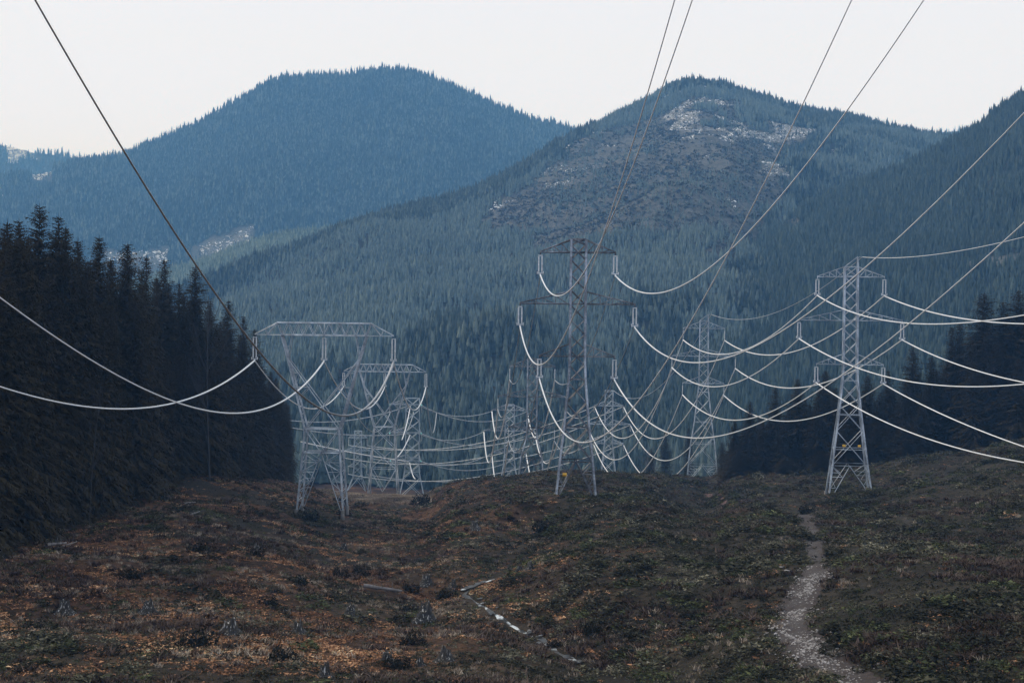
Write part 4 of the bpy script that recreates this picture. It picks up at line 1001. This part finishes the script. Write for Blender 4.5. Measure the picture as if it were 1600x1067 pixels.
for s_ in range(6):
    r = np.random.default_rng(480+s_); nn = 240; d = r.normal(0, 1, (nn, 3)); d[:, 2] = abs(d[:, 2])*.9; d /= np.linalg.norm(d, axis=1)[:, None]
    az = np.arctan2(d[:, 1], d[:, 0]); lump = .42*(1+.25*np.sin(3*az+s_)+.15*np.sin(5*az+2*s_))*(.75+.3*r.random(nn)); c = d*lump[:, None]; c[:, 2] *= 1.15
    t = r.normal(0, .05, (nn, 3, 3)); MO.append(((c[:, None]+t).reshape(-1, 3), np.arange(3*nn).reshape(-1, 3)))
x, y, z = cover(37000); px, py, lf, n, n2 = zones(x, y, z); n6 = fbm(x/12, y/12, 171, 3)
ok = rng.random(len(x)) < np.clip((n6-.4)*4, .04, .75)*(1-.78*lf)
g_ = rng.random(ok.sum()) < .35
q_ = np.stack([x, y, z-.12], -1)[ok]; hh = (.4+1.15*rng.random(ok.sum())**2.5)*(.8+y[ok]/500); ww = 1.5+1.0*rng.random(ok.sum())
scatter('scrub_mounds', M['shrub'], q_[~g_], hh[~g_], ww[~g_], MO, 'rounded dark scrub mounds crowding the slope', 'scrub')
scatter('mossy_mounds', M['green'], q_[g_], hh[g_]*.8, ww[g_]*1.1, MO, 'mossy olive scrub mounds on the slope', 'scrub')
x, y, z = cover(148000); px, py, lf, n, n2 = zones(x, y, z); n5 = fbm(x/15, y/7, 131, 3)
pb = np.clip(lf*np.clip((n5-.47)*9, .04, 1)+.12*(n2 > .57)+(np.exp(-((x-bx0[0])/22)**2-((y-405)/40)**2)), 0, 1)
ok = rng.random(len(x)) < pb
scatter('bracken', M['bracken'], np.stack([x, y, z-.04], -1)[ok], .2+.36*rng.random(ok.sum()), 1.7+1.1*rng.random(ok.sum()), BR_, 'dead orange brown bracken lying over the left hillside', 'bracken')
x, y, z = cover(74000)
xe = bx0[0]+rng.normal(0, 15, 14000); ye = 376+58*rng.random(14000); x = np.concatenate([x, xe]); y = np.concatenate([y, ye]); z = np.concatenate([z, ground_z(xe, ye)])
px, py, lf, n, n2 = zones(x, y, z); brow = np.exp(-((x-bx0[0])/18)**4-((y-398)/42)**4)
ok = rng.random(len(x)) < np.clip((fbm(x/9, y/5, 144, 3)-.45)*3, .03, .6)*(.3+.5*lf)+brow
scatter('dry_grass', M['drygrass'], np.stack([x, y, z], -1)[ok], .15+.28*rng.random(ok.sum())+.3*brow[ok], 1.5+.8*rng.random(ok.sum()), TU, 'pale dry grass tufts among the bracken', 'grass')
x, y, z = cover(62000); nb = fbm(x/14, y/9, 88); ok = rng.random(len(x)) < np.clip((nb-.52)*6, 0.02, .6)
scatter('brown_brush', M['brown'], np.stack([x, y, z], -1)[ok], .2+.4*rng.random(ok.sum()), 1.8+1.0*rng.random(ok.sum()), BB, 'bare brown twiggy brush standing in patches', 'brush')

# individual bushes, stumps, logs, stones
def bush_mesh(seed):
    r = np.random.default_rng(seed); V = []; n = 1000
    for k in range(n):
        d = r.normal(0, 1, 3); d[2] = abs(d[2]); d /= np.linalg.norm(d); lump = .75+.35*math.sin(3*math.atan2(d[1], d[0])+seed)*d[2]**.3
        c = d*lump*(.7+.3*r.random()**.5); c[2] *= .95; t = r.normal(0, .05, (3, 3)); V.append(c+t)
    return np.concatenate(V), np.arange(3*n).reshape(-1, 3)
M['bush'] = foliage_mat('dark_bush_leaves', [(0, (.01, .011, .009)), (.6, (.02, .021, .016)), (1, (.04, .04, .03))], .3)
BUSH = []
for s in range(4):
    e = empty('bush', (0, 0, -500), 'x', 'bush', 'dark bushes on the left hillside'); v, f = bush_mesh(s); mesh_np('crown', v, f, M['bush'], e)
    mb = MB()
    for k in range(5): a = k*1.25; mb.tube([(0, 0, -.3), (.2*math.cos(a), .2*math.sin(a), .3), (.5*math.cos(a), .5*math.sin(a), .7)], [.05, .04, .015], 5)
    mb.build('stem', M['bark'], e); BUSH.append([e, 0])
def bush(px, py, w, label, asp=.75):
    c = hit(px, py); s = w/F*c[1]/2; B_ = BUSH[(px*7+py) % 4]; sc = (s, s, s*asp*2*.62); loc = (c[0], c[1], c[2]-.15)
    if B_[1] == 0: o = B_[0]; o.location = loc; o.scale = sc; o['label'] = label
    else: dup(B_[0], loc, px*.7, sc, label)
    B_[1] += 1
BUS = [(480, 812, 36, 'wide dark bush covering the left foot of the nearest flat topped pylon'), (536, 806, 24, 'dark bush at the right foot of the nearest flat topped pylon'), (530, 900, 28, 'round dark bush left of a similar one, above the stream level'), (563, 897, 30, 'round dark bush, right one of a neighbouring pair left of the stream'),
 (468, 912, 26, 'tall dark round bush in bracken under the nearest pylon'), (402, 868, 24, 'dark bush below the left forest edge, mid slope'), (310, 862, 36, 'broad dark mound of bush in the bracken at far left'), (205, 905, 36, 'dark bush pair at the left in shaded bracken'),
 (697, 935, 34, 'large dark bush just left of the upper stream'), (640, 925, 28, 'dark bush with a pointed right shoulder left of the stream'), (636, 955, 26, 'low dark bush below the fallen grey log'), (440, 1030, 46, 'big dark bush near the bottom edge, left of centre'),
 (310, 1010, 60, 'largest dark bush at the bottom left'), (645, 1005, 40, 'dark twiggy bush left of the lower stream'), (866, 1010, 26, 'dark bush on the right bank of the lower stream'), (660, 790, 34, 'dark bush below the pale gravel path on the brow'), (655, 782, 16, 'small dark bush on the gravel path brow'), (420, 945, 32, 'spreading dark brown bush in the left bracken'),
 (620, 1045, 44, 'dark bush mound at the bottom centre left'), (930, 990, 40, 'dark bush low on the slope right of the stream'), (1200, 800, 26, 'dark bush left beside the top of the stony track'), (1262, 802, 30, 'dark bush closing the top end of the stony track'), (1010, 890, 30, 'dark bush in the middle of the right slope'), (850, 830, 34, 'dark bush on the slope below the centre pylon')]
for b_ in BUS: bush(b_[0], b_[1], int(b_[2]*1.25), b_[3], .8)
kk = 0
while kk < 80:
    px, py = rng.integers(130, 1130), rng.integers(800, 1040)
    if fbm(np.array([px/90.]), np.array([py/40.]), 61)[0] < .46 or (px < 330 and py < 850): continue
    c = hit(px, py)
    if pdist(c[:1], c[1:2], PATH[:, :2])[0] < 3 or pdist(c[:1], c[1:2], STREAM)[0] < 2.5: continue
    bush(int(px), int(py), int((9+17*rng.random()**2)*(.55+.45*(py-780)/260)), 'small dark bush among the bracken and scrub, one of many alike', .65+.35*rng.random()); kk += 1

def stump_mesh(seed):
    r = np.random.default_rng(seed); mb = MB(); k = 14; an = np.arange(k)*2*math.pi/k
    prof = [(1.6, -.4), (1.2, .1), (.85, .4), (.66, .8), (.55, 1.1)]; V = []
    rg = 1+.22*np.sin(an*3+seed)+.14*np.sin(an*5+2*seed)+.16*r.random(k)
    for i, (rr, zz) in enumerate(prof):
        top = .9*r.random(k)**1.6+.35*np.sin(an+seed) if i == len(prof)-1 else 0
        V.append(np.stack([rr*rg*np.cos(an), rr*rg*np.sin(an), zz+top+0*an], -1))
    V.append(np.array([[0, 0, .8]])); v = np.concatenate(V); n = len(prof)
    i = np.arange(n-1)[:, None]*k; j = np.arange(k)[None]; f4 = np.stack([i+j, i+(j+1) % k, i+k+(j+1) % k, i+k+j], -1).reshape(-1, 4)
    f3 = np.stack([(n-1)*k+np.arange(k), (n-1)*k+(np.arange(k)+1) % k, np.full(k, n*k)], -1)
    return v, [f4, f3]
m, nt, b = mat('weathered_stump_wood'); M['stump'] = m
tc = nt.nodes.new('ShaderNodeTexCoord'); mp = nt.nodes.new('ShaderNodeMapping'); mp.inputs['Scale'].default_value = (3.5, 3.5, .5); lk(nt, tc.outputs['Object'], mp.inputs['Vector'])
lk(nt, ramp(nt, [(.4, (.016, .014, .012)), (.58, (.034, .03, .026)), (.66, (.5, .48, .46))], noise(nt, 1.5, 4, .6, mp.outputs[0])), b.inputs['Base Color']); b.inputs['Roughness'].default_value = .9
STU = []
for s in range(3):
    v, f = stump_mesh(s); o = mesh_np('tree_stump', v, f, M['stump']); tag(o, 'x', 'stump', 'old stumps on the hillside'); STU.append([o, 0])
for i, (px, py, w, lab) in enumerate([(231, 958, 20, 'grey streaked stump in bracken at the lower left, tallest pale splinters'), (360, 990, 26, 'wide dark stump with one pale streak, lower left bracken'), (664, 970, 26, 'dark stump with pale flecks left of the stream middle'), (697, 1032, 22, 'stump with a pale vertical streak at the bottom centre'), (605, 1035, 18, 'dark pointed stump near the bottom, left of centre'),
        (656, 1040, 14, 'small dark stump between two larger ones at bottom centre'), (537, 860, 12, 'small pointed dark stump below the nearest flat topped pylon'), (665, 912, 16, 'conical dark stump left of the upper stream bend'), (707, 920, 13, 'dark upright stump beside the upper stream pool'), (828, 890, 13, 'dark upright snag stump right above the stream head'), (742, 826, 14, 'dark peaked stump high on the slope left of the centre pylon'), (402, 862, 12, 'stump with a pale fleck at mid left slope'),
        (466, 990, 20, 'rounded brown stump in bright bracken'), (812, 893, 11, 'short dark stump by the dry grass above the stream'), (507, 1056, 20, 'dark stump at the very bottom left of centre'), (548, 960, 16, 'dark stump in the brown brush below the fallen log'), (100, 958, 22, 'grey topped stump at the far lower left')]):
    c = hit(px, py); s = w/F*c[1]/2/.95; S_ = STU[i % 3]
    if S_[1] == 0: o = S_[0]
    else: o = S_[0].copy(); COL.objects.link(o)
    o.location = (c[0], c[1], c[2]); o.rotation_euler = (0, 0, i*.9); o.scale = (s, s, s*1.1); o['label'] = lab; S_[1] += 1
m, nt, b = mat('bleached_log_wood'); M['log'] = m
lk(nt, ramp(nt, [(.35, (.05, .045, .042)), (.6, (.22, .2, .19))], noise(nt, 1.3, 5, .65)), b.inputs['Base Color']); b.inputs['Roughness'].default_value = .85
for (a_, b_, r_, lab) in [((568, 921), (628, 930), .2, 'long grey fallen log left of the stream'), ((72, 857), (103, 854), .2, 'bleached fallen log lying at the foot of the left forest'), ((90, 861), (120, 851), .1, 'thin bleached branch crossing the log at the left forest foot'), ((298, 808), (312, 803), .14, 'short pale log end on the slope below the left forest'), ((287, 790), (305, 788), .14, 'small pale log higher below the left forest')]:
    p0 = hit(*a_); p1 = hit(*b_); t = np.linspace(0, 1, 9)[:, None]; p = p0+(p1-p0)*t; p[:, 2] = ground_z(p[:, 0], p[:, 1])+.25+r_*.6; p[:, 2] = np.linspace(p[0, 2], p[-1, 2], 9)+.05*rng.random(9)
    mb = MB(); mb.tube(p, np.linspace(r_, r_*.6, 9)*(.9+.2*rng.random(9)), 8)
    for k in (2, 4, 6): mb.tube([p[k], p[k]+np.array([rng.normal(0, .2), rng.normal(0, .2), .5+.4*rng.random()])], [r_*.25, r_*.08], 5)
    mb.v.append(np.array([p[0], p[-1]])); mb.n += 2
    tag(mb.build('fallen_log', M['log'], None, True), lab, 'log', 'fallen logs')
m, nt, b = mat('pale_stone'); M['stone'] = m
lk(nt, ramp(nt, [(.35, (.14, .125, .115)), (.65, (.42, .39, .37))], noise(nt, 3, 4)), b.inputs['Base Color']); b.inputs['Roughness'].default_value = .9
ST = []
for s in range(4):
    r = np.random.default_rng(s+70)
    bmv = []; k = 8; rows = [(-.9, .35), (-.4, .9), (.2, .95), (.65, .6)]
    for zz, rr in rows:
        an = np.arange(k)*2*math.pi/k+r.random(); q = rr*(.75+.45*r.random(k)); bmv.append(np.stack([q*np.cos(an), q*np.sin(an), zz*.6+.12*r.random(k)], -1))
    bmv.append(np.array([[0, 0, -.6], [.1, 0, .52]])); v = np.concatenate(bmv); n = len(rows); i = np.arange(n-1)[:, None]*k; j = np.arange(k)[None]
    f4 = np.stack([i+j, i+(j+1) % k, i+k+(j+1) % k, i+k+j], -1).reshape(-1, 4)
    f3 = np.concatenate([np.stack([(np.arange(k)+1) % k, np.arange(k), np.full(k, n*k)], -1), np.stack([(n-1)*k+np.arange(k), (n-1)*k+(np.arange(k)+1) % k, np.full(k, n*k+1)], -1)])
    o = mesh_np('stone', v, [f4, f3], M['stone']); tag(o, 'x', 'stone', 'pale stones on the track'); ST.append([o, 0])
def stone(px, py, w, lab):
    c = hit(px, py); s = w/F*c[1]/2; S_ = ST[rng.integers(0, 4)]
    if S_[1] == 0: o = S_[0]
    else: o = S_[0].copy(); COL.objects.link(o)
    o.location = (c[0], c[1], c[2]+s*.2); o.rotation_euler = (0, 0, rng.random()*6); o.scale = (s, s*(.7+.5*rng.random()), s*(.5+.4*rng.random())); o['label'] = lab; S_[1] += 1
stone(1222, 887, 10, 'large pale boulder left of the track, upper one of two'); stone(1229, 893, 12, 'largest pale flat boulder left of the track bend'); stone(1269, 916, 6, 'single pale stone on the right rim of the track bend')
for i in range(70):
    k = rng.integers(5, 13); a_ = PATH_PX[k]; b_ = PATH_PX[k+1] if k < 14 else a_; t = rng.random()
    stone(int(a_[0]+(b_[0]-a_[0])*t+rng.normal(0, .28)*a_[2]), int(a_[1]+(b_[1]-a_[1])*t), 2.2+3.2*rng.random()**2, 'small pale stone scattered on the rough lower track')
# gravel on the track: too much to count
gk = rng.integers(4, 14, 2600); gt = rng.random(2600); ga = PATH[gk]+(PATH[np.minimum(gk+1, 14)]-PATH[gk])*gt[:, None]
gx_ = ga[:, 0]+rng.normal(0, .3, 2600)*ga[:, 2]; gy_ = ga[:, 1]+rng.normal(0, .5, 2600); gz_ = ground_z(gx_, gy_)
ok = (fbm(gx_/2, gy_/2, 201, 3)+.3*rng.random(2600)) > .68
pr = []
for s_ in range(4):
    v = np.array([[1, 0, 0], [.3, .9, .05], [-.8, .5, 0], [-.7, -.6, 0], [.4, -.9, 0], [.1, 0, .55], [-.3, .2, .5]])*(.75+.5*np.random.default_rng(s_).random((7, 1)))
    pr.append((v, np.array([[0, 1, 5], [1, 6, 5], [1, 2, 6], [2, 3, 6], [3, 5, 6], [3, 4, 5], [4, 0, 5]])))
scatter('gravel', M['stone'], np.stack([gx_, gy_, gz_+.06], -1)[ok], .04+.11*rng.random(ok.sum())**2, np.full(ok.sum(), 1.0), pr, 'broken gravel strewn along the rough track', 'gravel')
for T in TREES+BARE+BUSH:
    if T[-1] == 0:
        for c in list(T[0].children): bpy.data.objects.remove(c)
        bpy.data.objects.remove(T[0])

# ------------------------------------------------------------------ air
m = bpy.data.materials.new('valley_haze'); m.use_nodes = True; nt = m.node_tree
for n in list(nt.nodes):
    if n.type != 'OUTPUT_MATERIAL': nt.nodes.remove(n)
pv = nt.nodes.new('ShaderNodeVolumePrincipled'); lk(nt, pv.outputs[0], nt.nodes['Material Output'].inputs['Volume'])
pv.inputs['Color'].default_value = (.17, .47, 1.0, 1); pv.inputs['Absorption Color'].default_value = (1, 1, 1, 1); pv.inputs['Density'].default_value = .000215; pv.inputs['Anisotropy'].default_value = 0.0
zmin = min(GZ.min(), H0.Z.min(), H1.Z.min(), H2.Z.min(), H3.Z.min(), H4.Z.min(), H5.Z.min())-2.5; zmax = max(H0.Z.max(), H1.Z.max(), H2.Z.max(), H5.Z.max())+60
def box(x0, x1, y0, y1, z0, z1):
    v = np.array([(x, y, z) for z in (z0, z1) for y in (y0, y1) for x in (x0, x1)]); f = np.array([[0, 2, 3, 1], [4, 5, 7, 6], [0, 1, 5, 4], [1, 3, 7, 5], [3, 2, 6, 7], [2, 0, 4, 6]]); return v, f
v, f = box(-3300, 3300, -260, 7000, zmin, zmax); tag(mesh_np('haze', v, f, m), 'thin blue haze filling the valley', 'haze', kind='stuff')

# ------------------------------------------------------------------ light
SUN_EL, SUN_AZ = math.radians(38), math.radians(-62)      # weak sun through cloud, ahead and to the left
w = bpy.data.worlds.new('World'); S.world = w; w.use_nodes = True; nt = w.node_tree
bg = nt.nodes['Background']; sky = nt.nodes.new('ShaderNodeTexSky'); sky.sky_type = 'NISHITA'; sky.sun_disc = False; sky.sun_elevation = SUN_EL; sky.sun_rotation = SUN_AZ; sky.air_density = 1.0; sky.dust_density = 2.0
tc = nt.nodes.new('ShaderNodeTexCoord'); sep = nt.nodes.new('ShaderNodeSeparateXYZ'); lk(nt, tc.outputs['Generated'], sep.inputs[0])
# overcast: a white cloud sheet over the clear sky, brightest low down, thinning overhead
CLOUD = [(.0, (.995, 1.26, 2.15)), (.12, (.995, 1.255, 2.1)), (.165, (.985, 1.175, 1.74)), (.2, (.98, 1.13, 1.53)), (.25, (.96, 1.08, 1.4)), (.5, (.75, .85, 1.0)), (1, (.7, .8, .95))]
cl = ramp(nt, CLOUD, sep.outputs['Z'])
sc_ = mixc(nt, 1.0, sky.outputs[0], (.1, .1, .1), 'MULTIPLY')
out = mixc(nt, .93, sc_, cl)
out = mixc(nt, ramp(nt, [(.47, (0, 0, 0)), (.5, (1, 1, 1))], math_(nt, 'MULTIPLY_ADD', sep.outputs['Z'], .5)), (.02, .022, .025), out); lk(nt, out, bg.inputs[0]); bg.inputs[1].default_value = 1.0
L = bpy.data.lights.new('sun', 'SUN'); L.energy = 1.5; L.angle = math.radians(10); L.color = (1, .95, .88)
lo = bpy.data.objects.new('sun', L); COL.objects.link(lo)
dv = Vector((math.sin(SUN_AZ)*math.cos(SUN_EL), math.cos(SUN_AZ)*math.cos(SUN_EL), math.sin(SUN_EL))); lo.rotation_euler = dv.to_track_quat('Z', 'Y').to_euler()

# ------------------------------------------------------------------ camera
cam = bpy.data.cameras.new('camera'); co = bpy.data.objects.new('camera', cam); COL.objects.link(co); S.camera = co
cam.lens = 50; cam.sensor_width = 36; cam.clip_end = 20000; cam.clip_start = .1
co.rotation_euler = (math.pi/2, -ROLL, 0)
S.view_settings.view_transform = 'Standard'; S.view_settings.look = 'None'; S.view_settings.exposure = 0.0
S.cycles.use_denoising = True; S.cycles.denoising_input_passes = 'RGB_ALBEDO_NORMAL'; S.cycles.denoising_prefilter = 'ACCURATE'; S.cycles.use_adaptive_sampling = False
S.cycles.max_bounces = 6; S.cycles.volume_bounces = 0; S.cycles.diffuse_bounces = 3; S.cycles.transparent_max_bounces = 8
